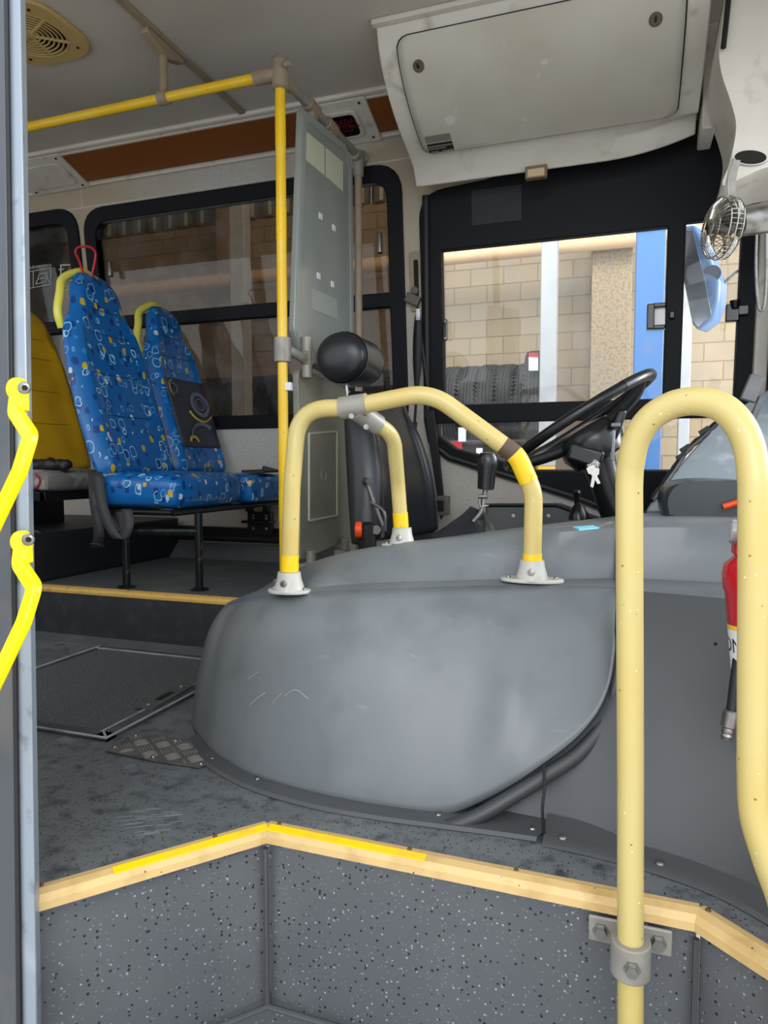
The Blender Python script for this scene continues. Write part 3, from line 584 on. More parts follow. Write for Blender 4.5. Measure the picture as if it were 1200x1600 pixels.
# ledge + riser + deck
back = [V((-1.0, 2.2, .27)), P(400, 921, 'z', .33), P(420, 912, 'z', .335), P(437, 905, 'z', .35), P(452, 900, 'z', .37), P(475, 916, 'z', .398), P(540, 913, 'z', .408), P(612, 909, 'z', .418), P(690, 907, 'z', .423), P(760, 905.5, 'z', .427), P(830, 905, 'z', .43), P(890, 904.5, 'z', .43), P(925, 904, 'z', .43), P(950, 904, 'z', .43), P(962, 904, 'z', .43)]
back[0] = V((-1.02, 2.2, .275)); back[1] = V((-1.0, 2.02, .285)); back[2] = V((-.98, 1.9, .30)); back[3] = P(425, 912, 'z', .345)
# upper deck edge follows y about 1.66
de = [V((-.98, 2.2, .28)), V((-.97, 2.04, .29)), V((-.95, 1.93, .31)), P(452, 897, 'y', 1.86), P(466, 889, 'y', 1.76), P(492, 878, 'y', 1.69), P(545, 863, 'y', 1.66), P(615, 851, 'y', 1.65), P(690, 843, 'y', 1.655), P(760, 837, 'y', 1.66), P(830, 830, 'y', 1.68), P(890, 825, 'y', 1.69), P(925, 822, 'y', 1.70), P(950, 820, 'y', 1.71), P(962, 819, 'y', 1.71)]
db = [V((-.96, 2.22, .27)), V((-.95, 2.1, .28)), V((-.93, 2.0, .30)), P(455, 896, 'y', 2.0), P(480, 884, 'y', 1.9), P(510, 871, 'y', 1.84), P(555, 860, 'y', 1.80), P(620, 848, 'y', 1.80), P(690, 840, 'y', 1.83), P(760, 831, 'y', 1.9), P(830, 822, 'y', 1.99), P(890, 815, 'y', 2.10), P(925, 811, 'y', 2.16), P(950, 808, 'y', 2.22), P(962, 806, 'y', 2.25)]
SBk, SD, SDb = spline(back, 8), spline(de, 8), spline(db, 8)
def mid(A, B, s): return [a.lerp(b, s) for a, b in zip(A, B)]
lift = lambda A, dz: [a+V((0, 0, dz)) for a in A]
bm = NB(); grid(bm, [ST, mid(ST, SBk, .08), mid(ST, SBk, .5), mid(ST, SBk, .94), SBk]); obj('ledge', bm, COVER, t)
sh = [a+V((0, .006, .006)) for a in SBk]
bm = NB(); grid(bm, [SBk, sh, mid(sh, SD, .5), mid(sh, SD, .93), [a+V((0, .012, .002)) for a in SD], mid(SD, SDb, .5), SDb, lift(SDb, -.3)]); obj('upper_deck', bm, COVER, t)
# mended scratch lines on the shell
SCR = mat('scratch_white', (176, 180, 182), .6)
def onshell(u, v):
    """meet the sight line with the shell grid, nearest vertex search on the real surface"""
    d = (_F+_R*((u-600)/FPX)-_U*((v-800)/FPX)).normalized(); c = V((0, 0, EYE)); best = None; bd = 9
    for row in rows[1:-1]:
        for p in row:
            q = p-c; k = (q-d*q.dot(d)).length
            if k < bd: bd = k; best = q.dot(d)
    return c+d*(best-.004)
bm = NB()
for s in (((357, 1012), (372, 1007), (395, 1010), (417, 1018)), ((388, 1061), (404, 1050)), ((390, 1102), (402, 1091), (416, 1081)), ((445, 1087), (462, 1078), (482, 1092)), ((424, 1100), (440, 1083))):
    tube(bm, spline([onshell(*p) for p in s], 4), .0007, 5)
obj('scratch', bm, SCR, t)
# floor flange with screws
fb = [P(310, 1150, 'z', .003), P(335, 1185, 'z', .003), P(400, 1222, 'z', .003), P(500, 1252, 'z', .003), P(600, 1270, 'z', .003), P(690, 1282, 'z', .003), P(770, 1292, 'z', .003), P(850, 1303, 'z', .003)]
fbo = [p+V((-.012, -.030, -.001)) for p in fb]
fb2 = [p+V((0, .06, .008)) for p in fb]
A_, B_, D_ = spline(fbo, 6), spline(fb, 6), spline(fb2, 6)
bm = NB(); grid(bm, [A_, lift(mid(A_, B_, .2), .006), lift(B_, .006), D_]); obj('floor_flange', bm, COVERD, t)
for (u, v) in ((402, 1217), (572, 1252), (685, 1273), (741, 1283), (832, 1295)): screw(t, P(u, v, 'z', .008), (0, -.2, 1), .0065)
# gasket along the cut edge
gk = [P(640, 1277, 'y', 1.275), P(690, 1283, 'y', 1.275), P(740, 1268, 'y', 1.29), P(800, 1234, 'y', 1.32), P(850, 1203, 'y', 1.345), P(905, 1165, 'y', 1.38), P(946, 1110, 'y', 1.42), P(961, 1040, 'y', 1.46), P(966, 960, 'y', 1.53)]
bm = NB(); tube(bm, spline([p+V((.004, -.012, -.006)) for p in gk], 8), .0145, 12); obj('rubber_gasket', bm, BLACK and mat('gasket_rubber', (58, 60, 62), .45), t)
# panel to the right of the cover
t = thing('console_side_panel', 'dark grey moulded panel below the dashboard, right of the engine cover', 'panel', (.1, 1.35, 0))
pb = [P(560, 1262, 'z', 0)+V((0, .05, 0)), P(690, 1280, 'z', 0)+V((0, .03, 0)), P(770, 1291, 'z', 0), P(850, 1303, 'z', 0), P(940, 1322, 'z', 0), P(1035, 1347, 'z', 0), P(1120, 1378, 'z', 0), P(1210, 1425, 'z', 0), V((.36, 1.02, 0)), V((.50, .93, 0))]
pt = [P(700, 917, 'z', .42)+V((0, .02, 0)), P(780, 916, 'z', .424)+V((0, .02, 0)), P(850, 916, 'z', .427)+V((0, .01, 0)), P(900, 917, 'z', .428), P(962, 920, 'z', .43), P(1040, 927, 'z', .432), P(1120, 934, 'z', .435), P(1200, 940, 'z', .437), V((.45, 1.5, .44)), V((.60, 1.45, .44))]
pbk = [p+V((0, .07, .004)) for p in pt]
pbk = [P(700, 907, 'z', .424), P(780, 905, 'z', .427), P(850, 904, 'z', .43), P(900, 904, 'z', .432), P(962, 904, 'z', .433), P(1040, 906, 'z', .435), P(1120, 910, 'z', .437), P(1200, 915, 'z', .439), V((.47, 1.6, .44)), V((.62, 1.56, .44))]
pe = [P(700, 842, 'y', 1.657), P(780, 835, 'y', 1.665), P(850, 828, 'y', 1.683), P(900, 824, 'y', 1.69), P(962, 820, 'y', 1.71), P(1040, 819, 'y', 1.72), P(1120, 819, 'y', 1.73), P(1200, 820, 'y', 1.74), V((.6, 1.74, .555)), V((.7, 1.72, .555))]
pz = [P(700, 840, 'y', 1.83), P(780, 829, 'y', 1.92), P(850, 820, 'y', 2.02), P(900, 814, 'y', 2.11), P(962, 806, 'y', 2.25), P(1040, 800, 'y', 2.4), P(1120, 800, 'y', 2.45), P(1200, 800, 'y', 2.5), V((.6, 2.5, .56)), V((.75, 2.5, .56))]
S = [spline(x, 6) for x in (pb, pt, pbk, pe, pz)]; k0 = 6
lower = []
for j in range(11):
    q = j/10; lower.append([p+V((0, -.035*math.sin(math.pi*q)-(.0), 0)) for p in mid(S[0], S[1], q)])
for r_ in lower:
    for i in range(0, 27): r_[i] = r_[i]+V((0, .07*(1-i/27)**.7, 0))
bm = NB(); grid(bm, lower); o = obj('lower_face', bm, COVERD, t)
bm = NB(); grid(bm, [[p for p in x[24:]] for x in (S[1], mid(S[1], S[2], .5), S[2], [a+V((0, .005, .006)) for a in S[2]], mid(S[2], S[3], .5), mid(S[2], S[3], .94), [a+V((0, .012, .001)) for a in S[3]], S[4], lift(S[4], -.3))]); obj('upper_ledge', bm, COVER, t)
seam = [P(850, 1195, 'y', 1.325), P(851, 1230, 'y', 1.295), P(848, 1262, 'y', 1.28), P(850, 1303, 'y', 1.278)]
bm = NB(); tube(bm, spline([p+V((0, -.004, 0)) for p in seam], 5), .0028, 8); obj('seam', bm, BLACK, t)
fl_ = [P(850, 1307, 'z', .004), P(940, 1327, 'z', .004), P(1035, 1353, 'z', .004), P(1120, 1385, 'z', .004), P(1215, 1436, 'z', .004)]
A_ = spline([p+V((0, -.03, -.002)) for p in fl_], 6); B_ = spline(fl_, 6)
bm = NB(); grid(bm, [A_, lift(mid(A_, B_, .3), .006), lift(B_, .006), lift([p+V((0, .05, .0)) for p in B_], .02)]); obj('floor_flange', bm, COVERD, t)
for (u, v) in ((879, 1309), (1031, 1349)): screw(t, P(u, v, 'z', .01), (0, -.2, 1), .008)
for (u, v) in ((1118, 1006), (1111, 1048)): screw(t, P(u, v, 'y', 1.42), (0, -1, 0), .003, HOLE, 'screw_hole')

# ================================================================ FLOOR DETAILS
def nosing(a, b, label, stripe=None, zt=0., nrm=None, w=.024, drop=.019, m=NOSY, screws=3):
    a, b = V(a), V(b); d = (b-a).normalized(); a = a-d*.004; b = b+d*.004; n = V((d.y, -d.x, 0)).normalized()
    t = thing('stair_nosing', label, 'stair edge', (a+b)/2, 'yellow edges of the steps')
    prof = [(-w, 0), (-w, .005), (-.008, .008), (.006, .004), (.013, -.006), (.014, -drop), (.010, -drop), (.006, -.002)]
    bm = NB(); prism(bm, [a-n*(-x)+V((0, 0, z)) if False else a+n*x+V((0, 0, z)) for x, z in prof], b-a); obj('strip', bm, m, t, False)
    bm = NB()
    for k in range(4): x = -w+.003+k*.003; tube(bm, [a+n*x+V((0, 0, .0056+.0004*k)), b+n*x+V((0, 0, .0056+.0004*k))], .0008, 5)
    obj('anti_slip_groove', bm, mat('groove_brown', (176, 148, 104), .6), t)
    if stripe:
        p, q = a.lerp(b, stripe[0]), a.lerp(b, stripe[1]); bm = NB(); prism(bm, [p+n*x+V((0, 0, z)) for x, z in ((-.009, .0084), (-.007, .0088), (.0075, .0046), (.0078, .0032), (-.009, .0062))], q-p); obj('bright_stripe', bm, NOSB, t, False)
    for k in range(screws):
        p = a.lerp(b, (k+.5)/screws if k else .03+.03*k); screw(t, p+n*-.014+V((0, 0, .0062)), (0, 0, 1), .0042, mat('rust', (92, 66, 44), .6))
nosing((-.88, .83, 0), (-.629, 1.134, 0), 'yellow stair edge left of the corner, running to the door leaf', (.3, .99), screws=2)
nosing((-.629, 1.134, 0), (.122, 1.127, 0), 'long yellow stair edge along the middle of the entrance step', (.01, .42), screws=4)
nosing((.122, 1.127, 0), (.42, .865, 0), 'short yellow stair edge angling away at the right corner', None, screws=2)
nosing((-5, 2.2, .2), (-1.2, 2.2, .2), 'yellow edge of the raised platform below the blue seats', None, w=.03, drop=.022, m=mat('plat_nosing', (216, 172, 84), .45, var=[(30, (190, 150, 80), .5, .7)]), screws=3)
# worn scuff in the floor near the step corner
sc = P(232, 1283, 'z', .0006); bm = NB(); random.seed(5)
for k in range(46):
    a_ = random.uniform(-.06, .06); b_ = random.uniform(-.05, .05)
    if (a_/.06)**2+(b_/.05)**2 < 1: tube(bm, [sc+V((a_-.012, b_-.006, 0)), sc+V((a_+.012, b_+.008, 0))], .0005, 4)
o = obj('floor_scuff', bm, mat('scuff_pale', (128, 131, 133), .6)); struct(o)
# hatch
t = thing('floor_hatch', 'square floor hatch with black rubber mesh and metal edging', 'hatch', (-1.54, 1.74, 0))
hx0, hx1, hy0, hy1 = -1.87, -1.215, 1.375, 2.10
bm = NB(); bx2(bm, (hx0+.02, hy0+.02, 0), (hx1-.03, hy1-.02, .008)); obj('mesh_panel', bm, RUBMESH, t, False)
FR = mat('hatch_edging', (168, 170, 170), .4, metal=.1, var=[(12, (120, 122, 122), .45, .7)])
bm = NB(); bx2(bm, (hx0, hy0, 0), (hx1, hy0+.035, .011)); bx2(bm, (hx0, hy1-.03, 0), (hx1, hy1, .011)); bx2(bm, (hx0, hy0, 0), (hx0+.014, hy1, .011)); bx2(bm, (hx1-.04, hy0, 0), (hx1, hy1, .011)); obj('edge_frame', bm, mat('hatch_frame', (66, 69, 72), .45, var=[(10, (88, 90, 92), .5, .7)]), t, False)
bm = NB()
for a, b in (((hx0, hy0), (hx0, hy1)), ((hx1-.042, hy0+.03), (hx1-.042, hy1)), ((hx1, hy0), (hx1, hy1)), ((hx0, hy1-.03), (hx1, hy1-.03)), ((hx0, hy0), (hx1, hy0)), ((hx1-.04, hy0+.036), (hx1, hy0))): tube(bm, [(*a, .011), (*b, .011)], .0035, 6)
obj('metal_edging', bm, FR, t)
ha, hb = P(236, 1103, 'z', .01), P(281, 1078, 'z', .01); hd = (hb-ha).normalized(); hn = V((-hd.y, hd.x, 0))
hM = frame_m(ha.lerp(hb, .5)+V((0, 0, .002)), hd, hn); hl = (hb-ha).length/2
obj('handle_plate', plate(rpoly([(-hl-.035, -.028), (hl+.035, -.028), (hl+.035, .03), (-hl-.035, .03)], .008), [rpoly([(-hl+.03, -.012), (hl-.03, -.012), (hl-.03, .014), (-hl+.03, .014)], .012)], 0, .005, hM), mat('handle_steel', (96, 98, 98), .4, metal=.3), t, False)
obj('handle_slot', plate(rpoly([(-hl+.03, -.012), (hl-.03, -.012), (hl-.03, .014), (-hl+.03, .014)], .012), [], -.002, .001, hM), HOLE, t, False)
for s in (-1, 1): screw(t, hM @ V((s*(hl+.01), 0, .005)), (0, 0, 1), .007)
# chequer plate
cp = [P(u, v, 'z', .003) for u, v in ((165, 1174), (210, 1148), (262, 1152), (300, 1160), (329, 1173), (340, 1188), (311, 1200), (240, 1190))]
t = thing('tread_plate', 'small triangular aluminium chequer plate riveted beside the hatch', 'tread plate', cp[0])
CHQ = mat('chequer_alu', (112, 110, 106), .4, metal=.35, var=[(14, (86, 84, 82), .45, .7)])
bm = NB(); prism(bm, cp, (0, 0, .003)); obj('plate', bm, CHQ, t, False)
def inpoly(p, poly):
    c = False
    for i in range(len(poly)):
        a, b = poly[i-1], poly[i]
        if (a.y > p.y) != (b.y > p.y) and p.x < (b.x-a.x)*(p.y-a.y)/(b.y-a.y)+a.x: c = not c
    return c
bm = NB(); ra = R(-38); d1 = V((math.cos(ra), math.sin(ra), 0)); d2 = V((-d1.y, d1.x, 0)); o0 = cp[0]
for i in range(-2, 14):
    for j in range(-10, 10):
        c = o0+d1*i*.042+d2*j*.042
        for k in range(5):
            l, q = (d1, d2) if (i+j) % 2 else (d2, d1); m_ = c+q*(k-2)*.0072; a, b = m_-l*.016, m_+l*.016
            if inpoly(a, cp) and inpoly(b, cp): tube(bm, [a+V((0, 0, .003)), m_+V((0, 0, .0042)), b+V((0, 0, .003))], [.0008, .0022, .0008], 6)
obj('raised_tread', bm, mat('tread_bright', (146, 143, 136), .35, metal=.4), t)
for (u, v) in ((179, 1168), (212, 1150), (239, 1183), (274, 1158), (314, 1194), (332, 1186)): screw(t, P(u, v, 'z', .006), (0, 0, 1), .0055)

# ================================================================ GRAB RAILS
def base(par, p, d=(0, 0, 1), lng=.055, dirx=(1, 0, 0), m=CASTW, s=1.):
    p = V(p); x = V(dirx).normalized(); y = V((0, 0, 1)).cross(x); mm = frame_m(p, x, y)
    ov = [(lng*math.cos(a_), .032*s*math.sin(a_)) for a_ in [2*math.pi*k/28 for k in range(28)]]
    b = obj('flange_base', plate(ov, [], 0, .009, mm, .003), m, par)
    bm = NB(); lathe(bm, [(.037*s, .006), (.034*s, .018), (.029*s, .035), (.027*s, .05)], M.Translation(p), 24); obj('socket', bm, m, par)
    bm = NB(); lathe(bm, [(.008, 0), (.008, .004), (.004, .005)], axm(p+V((.002, -.031*s, .026)), (0, -1, .2)), 14); obj('set_screw', bm, STEEL, par)
    for k in (-1, 1): screw(par, p+x*k*lng*.78+V((0, 0, .009)), (0, 0, 1), .0055)
t = thing('grab_rail', 'cream-yellow three-legged grab rail standing on the engine cover', 'grab rail', P(640, 905, 'z', .42))
bl = P(452, 926, 'z', .392); br = P(831, 909, 'z', .43); bk = P(628, 852, 'y', 1.69)
r_ = .0205; yj = bl.y+.02
HJ = P(558, 637, 'y', 1.50)
L1 = [bl+V((0, 0, .03)), P(459, 720, 'y', bl.y+.005), P(478, 652, 'y', bl.y+.01), P(553, 638, 'y', 1.50)]
lp = fillet([bl+V((0, 0, .02)), P(456, 760, 'y', bl.y), P(466, 640, 'y', bl.y+.02), P(560, 636, 'y', 1.50)], [.2, .12], 12)
rp_ = fillet([P(545, 637, 'y', 1.50), P(672, 612, 'y', 1.52), P(808, 712, 'y', 1.56), P(834, 770, 'y', br.y-.01), br+V((0, 0, .02))], [.13, .07, .12], 12)
kp = fillet([P(556, 640, 'y', 1.50), P(615, 680, 'y', 1.60), P(622, 760, 'y', 1.68), bk+V((0, 0, .02))], [.09, .1], 12)
for nm, pts, rr in (('front_tube', lp, r_), ('long_tube', rp_, r_), ('rear_tube', kp, .0185)):
    bm = NB(); tube(bm, pts, rr, 20); obj(nm, bm, CREAM, t)
bm = NB(); d = (HJ-P(530, 640, 'y', 1.5)); c0, c1 = P(533, 638, 'y', 1.50), P(573, 632, 'y', 1.502); tube(bm, [c0, c1], .0265, 20); q = P(590, 664, 'y', 1.56); tube(bm, [P(556, 640, 'y', 1.50), q], .0245, 20); obj('junction_sleeve', bm, CASTG, t, True)
for (u, v) in ((549, 650), (572, 667)): bm = NB(); cyl(bm, P(u, v, 'y', 1.475), P(u, v, 'y', 1.468), .006); obj('sleeve_screw', bm, STEEL, t)
def along(pts, s0, s1):
    L_ = [0]
    for i in range(1, len(pts)): L_.append(L_[-1]+(pts[i]-pts[i-1]).length)
    T_ = L_[-1]; out = []
    for k in range(13):
        s = (s0+(s1-s0)*k/12)*T_
        for i in range(1, len(pts)):
            if L_[i] >= s-1e-9: out.append(pts[i-1].lerp(pts[i], (s-L_[i-1])/max(1e-9, L_[i]-L_[i-1]))); break
    return out
for pts, a, b, rr in ((lp, .06, .13, r_), (rp_, .955-.02, .975, r_), (rp_, .60, .70, r_), (kp, .84, .93, .0185)): bm = NB(); tube(bm, along(pts, a, b), rr+.0012, 20); obj('yellow_tape', bm, TAPE, t)
bm = NB(); tube(bm, along(rp_, .555, .60), r_+.0008, 20); obj('worn_patch', bm, mat('rust_dark', (86, 66, 50), .6), t)
base(t, bl, lng=.05, dirx=(1, .1, 0)); base(t, br, lng=.068, dirx=(1, .05, 0)); base(t, bk-V((0, 0, .004)), lng=.05, dirx=(1, .35, 0), s=.9)
# foreground hoop
t = thing('grab_hoop', 'cream-yellow arched grab hoop in the foreground, clamped to the step riser', 'grab rail', (.02, 1.03, -.34))
Y0 = 1.045
lx = P(985, 1100, 'y', Y0).x; arc = []
A0 = P(985, 700, 'y', Y0); A1 = P(1180, 735, 'y', Y0-.06); ctr = (A0+A1)/2; 
path = [P(985, 1680, 'y', Y0), P(985, 1200, 'y', Y0), P(983, 760, 'y', Y0)]
arcpts = [P(984, 735, 'y', Y0), P(993, 690, 'y', Y0-.01), P(1015, 655, 'y', Y0-.02), P(1050, 633, 'y', Y0-.03), P(1088, 627, 'y', Y0-.04), P(1127, 636, 'y', Y0-.05), P(1156, 665, 'y', Y0-.06), P(1172, 705, 'y', Y0-.07), P(1178, 755, 'y', Y0-.08)]
rest = [P(1178, 900, 'y', Y0-.08), P(1177, 1060, 'y', Y0-.08), P(1176, 1200, 'y', Y0-.08), P(1180, 1275, 'y', Y0-.08), P(1200, 1345, 'y', Y0-.08), P(1226, 1420, 'y', Y0-.08), P(1236, 1500, 'y', Y0-.08), P(1236, 1700, 'y', Y0-.08)]
pts = path+spline(arcpts, 5)+rest[:2]+spline(rest[2:], 6)
bm = NB(); tube(bm, pts, .0188, 24); obj('tube', bm, CREAM, t)
cl = P(985, 1494, 'y', Y0); bm = NB(); lathe(bm, [(.0185, -.026), (.0285, -.026), (.0285, .026), (.0185, .026)], M.Translation(cl), 28, False); obj('clamp_ring', bm, CASTG, t, True, .002)
wy = 1.118; c = P(988, 1468, 'y', 1.10); 
bm = NB(); bx2(bm, (c.x-.066, wy-.010, c.z-.022), (c.x+.058, wy-.004, c.z+.02)); bx2(bm, (cl.x-.012, cl.y+.02, cl.z-.02), (cl.x+.012, wy, cl.z+.02)); obj('wall_plate', bm, CASTG, t, True, .003)
for dx in (-.047, .038): bm = NB(); lathe(bm, [(.013, 0), (.013, .003), (.010, .003), (.010, .011)], axm((c.x+dx, wy-.01, c.z-.002), (0, -1, 0)), 6); obj('bolt', bm, STEEL, t)
bm = NB(); lathe(bm, [(.012, 0), (.012, .003), (.009, .003), (.009, .010)], axm((cl.x+.002, cl.y-.028, cl.z), (0, -1, 0)), 6); obj('bolt', bm, STEEL, t)
# ================================================================ DOOR LEAF
t = bpy.data.objects.new('door_1', None); C.objects.link(t); t.location = P(30, 1500, 'y', .80); struct(t)
def strip(name, u0a, u0b, u1a, u1b, y0, y1, m, bev=.003):
    a, b = P(u0a, -60, 'y', y0), P(u0b, -60, 'y', y0); c, d = P(u1b, 1660, 'y', y0), P(u1a, 1660, 'y', y0); bm = NB(); prism(bm, [a, b, c, d], (-.032, y1-y0, 0)); return obj(name, bm, m, t, True, bev)
strip('edge_frame', 11, 31, 34, 59, .79, .83, ALU); strip('rubber_seal', 6, 11.5, 27, 34.5, .785, .83, BLACK); strip('door_panel', -150, 6.5, -130, 28, .79, .83, ALUD)
for (u, v) in ((36, 606), (42, 843)):
    y = .77; p0 = P(u-2, v, 'y', y); 
    q = [P(u-8, v+4, 'y', y), P(u-12, v+38, 'y', y-.01), P(u+12, v+75, 'y', y-.045), P(u-5, v+130, 'y', y-.06), P(u-62, v+250, 'y', y-.06), P(u-120, v+372, 'y', y-.06)]
    h = NB(); pp = fillet(q, .014, 4)
    tube(h, pp, .0, flat=(.021, .014)); hb = obj('handrail', h, BRIGHTY, t, True, .004)
    bm = NB(); lathe(bm, [(.0165, 0), (.0165, .012), (.013, .016)], axm(P(u-2, v+3, 'y', y+.012), (0, -1, 0)), 24); box(bm, P(u-6, v+20, 'y', y), (.027, .012, .03)); obj('handrail_end', bm, BRIGHTY, t, True, .002)
    bm = NB(); lathe(bm, [(.009, 0), (.009, .003), (.006, .005)], axm(P(u+3, v, 'y', y-.004), (.3, -1, 0)), 20); obj('handrail_bolt', bm, STEEL, t)
    bm = NB(); lathe(bm, [(.004, 0), (.004, .002)], axm(P(u+3, v, 'y', y-.009), (.3, -1, 0)), 6); obj('hex_socket', bm, HOLE, t)

# ================================================================ PASSENGER SEATS
def outline(name_pts, n=7): return spline(name_pts, n)
def backrest(xb, yc, z0, H, width, m, par, lean=.22, head=.62, thick=.085, name='backrest', seed=0):
    """upholstered backrest: closed shell, w across (y), h up, side bolsters, narrower head"""
    NW, NH = 16, 26
    def hw(h):
        pts = [(0, .93), (.05, .99), (.25, 1.0), (.48, .97), (.62, .92), (.715, .86), (.765, head*1.1), (.82, head), (.91, head*.93), (.97, head*.78), (1.0, head*.58)]
        for (a, b), (c, d) in zip(pts, pts[1:]):
            if h <= c: s = (h-a)/(c-a); s = s*s*(3-2*s); return (b+(d-b)*s)*width/2
        return pts[-1][1]*width/2
    def pos(w, h, side):
        y = yc+w*hw(h); z = z0+H*h*(1-.02*w*w if h > .9 else 1); x = xb-lean*h-.035*math.sin(math.pi*h)
        e = (1-abs(w)**6)*(1-max(0, (h-.9)/.1)**3*.7)*(1-max(0, (.06-h)/.06)**2*.6)
        if side: bol = .030*math.exp(-((abs(w)-.82)/.16)**2)*(1 if h < .8 else .3); x += (thick*.5+bol)*max(e, .12)+.012*math.sin(h*math.pi*1.4)
        else: x -= thick*.5*max(e, .12)
        return V((x, y, z))
    bm = NB(); F_ = [[bm.verts.new(pos(-1+2*i/NW, j/NH, 1)) for i in range(NW+1)] for j in range(NH+1)]; B_ = [[bm.verts.new(pos(-1+2*i/NW, j/NH, 0)) for i in range(NW+1)] for j in range(NH+1)]
    for j in range(NH):
        for i in range(NW): bm.faces.new((F_[j][i], F_[j][i+1], F_[j+1][i+1], F_[j+1][i])); bm.faces.new((B_[j][i], B_[j+1][i], B_[j+1][i+1], B_[j][i+1]))
        bm.faces.new((F_[j][0], F_[j+1][0], B_[j+1][0], B_[j][0])); bm.faces.new((F_[j][NW], B_[j][NW], B_[j+1][NW], F_[j+1][NW]))
    for i in range(NW): bm.faces.new((F_[0][i], B_[0][i], B_[0][i+1], F_[0][i+1])); bm.faces.new((F_[NH][i], F_[NH][i+1], B_[NH][i+1], B_[NH][i]))
    o = obj(name, bm, m, par); s = o.modifiers.new('sub', 'SUBSURF'); s.levels = s.render_levels = 1
    for q in (.30, .50, .70, .82):
        bm = NB(); tube(bm, [pos(w_, q-.012*math.cos(w_*1.5), 1)+V((.001, 0, 0)) for w_ in [-.55+.11*k for k in range(11)]], .0016, 6); obj('stitched_seam', bm, mat('seam_dark', (16, 44, 84), .6) if m is FAB else mat('seam_ochre', (150, 110, 10), .6), o)
    return o, pos
def cushion(x0, x1, y0, y1, z0, z1, m, par, r=.035, name='cushion'):
    bm = NB(); nx, ny, nz = 12, 12, 5; c = V(((x0+x1)/2, (y0+y1)/2, (z0+z1)/2)); s = V((x1-x0, y1-y0, z1-z0))/2
    bmesh.ops.create_cube(bm, size=2); bmesh.ops.subdivide_edges(bm, edges=bm.edges, cuts=9, use_grid_fill=True)
    for v in bm.verts:
        p = V((v.co.x*s.x, v.co.y*s.y, v.co.z*s.z)); q = V((max(-(s.x-r), min(s.x-r, p.x)), max(-(s.y-r), min(s.y-r, p.y)), max(-(s.z-r), min(s.z-r, p.z)))); d = p-q
        if d.length > 1e-6: p = q+d.normalized()*r
        p.z += .010*(1-(p.x/s.x)**2)*(1-(p.y/s.y)**2)*(1 if v.co.z > 0 else 0)
        if v.co.x > .5: p.z -= .010*(v.co.x-.5)
        v.co = c+p
    return obj(name, bm, m, par)
YA0, YA1 = 2.27, 2.79; XCF = -1.64; XCB = -2.06; ZS = .665
grp = 'blue patterned double seat'
tA = thing('passenger_chair', 'aisle-side blue patterned bus seat with tall backrest and red loop on top', 'seat', (-1.85, 2.5, .54), 'blue patterned bus seats')
cushion(XCB, XCF, YA0, YA1, .525, ZS, FAB, tA, .05)
_, posA = backrest(-2.02, 2.53, .65, .895, .52, FAB, tA, name='backrest')
tB = thing('passenger_chair', 'window-side blue patterned bus seat with charcoal patch on its backrest', 'seat', (-1.85, 3.0, .54), 'blue patterned bus seats')
cushion(XCB, XCF+.03, YA1+.01, 3.2, .525, ZS-.01, FAB, tB)
_, posB = backrest(-2.02, 3.01, .655, .85, .46, FAB, tB, name='backrest')
for tt, pos, yc in ((tA, posA, 2.53), (tB, posB, 3.0)):
    pp = [pos(-.80, .70, 0)+V((-.015, 0, 0)), pos(-.86, .77, 0)+V((-.015, -.045, 0)), pos(-.9, .86, 0)+V((-.015, -.035, .005)), pos(-.8, .94, 0)+V((-.02, -.02, .015)), pos(-.3, .99, 0)+V((-.02, 0, .015)), pos(.2, .99, 0)+V((-.02, 0, .01))]
    bm = NB(); tube(bm, spline(pp, 6), .018, 14); obj('grab_handle', bm, mat('pale_yellow_handle', (222, 214, 90), .35, speck=[(40, (90, 40, 30), .2, .15)]), tt)
# charcoal patch
patch_rows = [[posB(-.72+1.42*i/8, .16+.40*j/10, 1)+V((.006, 0, 0)) for i in range(9)] for j in range(11)]
bm = NB(); grid(bm, patch_rows); o = obj('patch', bm, PATCH, tB); so = o.modifiers.new('s', 'SOLIDIFY'); so.thickness = .006; so.offset = 1
def ringon(cw, ch, rw, a0, a1, m, wd): 
    pts = [posB(cw+rw*math.cos(a), ch+rw*.22*math.sin(a), 1)+V((.016, 0, 0)) for a in [a0+(a1-a0)*k/24 for k in range(25)]]
    bm = NB(); tube(bm, pts, 0, flat=(.002, wd)); obj('ring_print', bm, m, tB, False)
for cw, ch, rw, a0, a1, m, wd in ((.35, .42, .16, 0, 6.28, PATCHL, .008), (.35, .42, .30, 0, 6.28, PATCHL, .018), (.3, .42, .47, 3.6, 5.6, PATCHY, .010), (-.5, .50, .2, 1.6, 4.5, PATCHY, .008), (-.5, .5, .13, 0, 6.28, PATCHL, .008), (.2, .19, .5, .9, 2.9, PATCHL, .018), (-.25, .19, .14, 0, 3.1, PATCHY, .014), (.35, .42, .24, 0, 6.28, PATCHL, .004)): ringon(cw, ch, rw, a0, a1, m, wd)
# red loop on the aisle seat's top
pl0 = posA(-.0, 1.0, 0); c = P(133, 430, 'y', 2.47)
lpp = [P(131, 432, 'y', 2.47), P(124, 408, 'y', 2.47), P(118, 394, 'y', 2.47), P(124, 386, 'y', 2.47), P(140, 386, 'y', 2.47), P(149, 394, 'y', 2.47), P(148, 410, 'y', 2.47), P(143, 432, 'y', 2.47)]
bm = NB(); tube(bm, spline(lpp, 6), .0052, 10); o = obj('red_strap_loop', bm, REDP); tag(o, 'thin red loop standing up from the top of the aisle blue seat', 'loop')
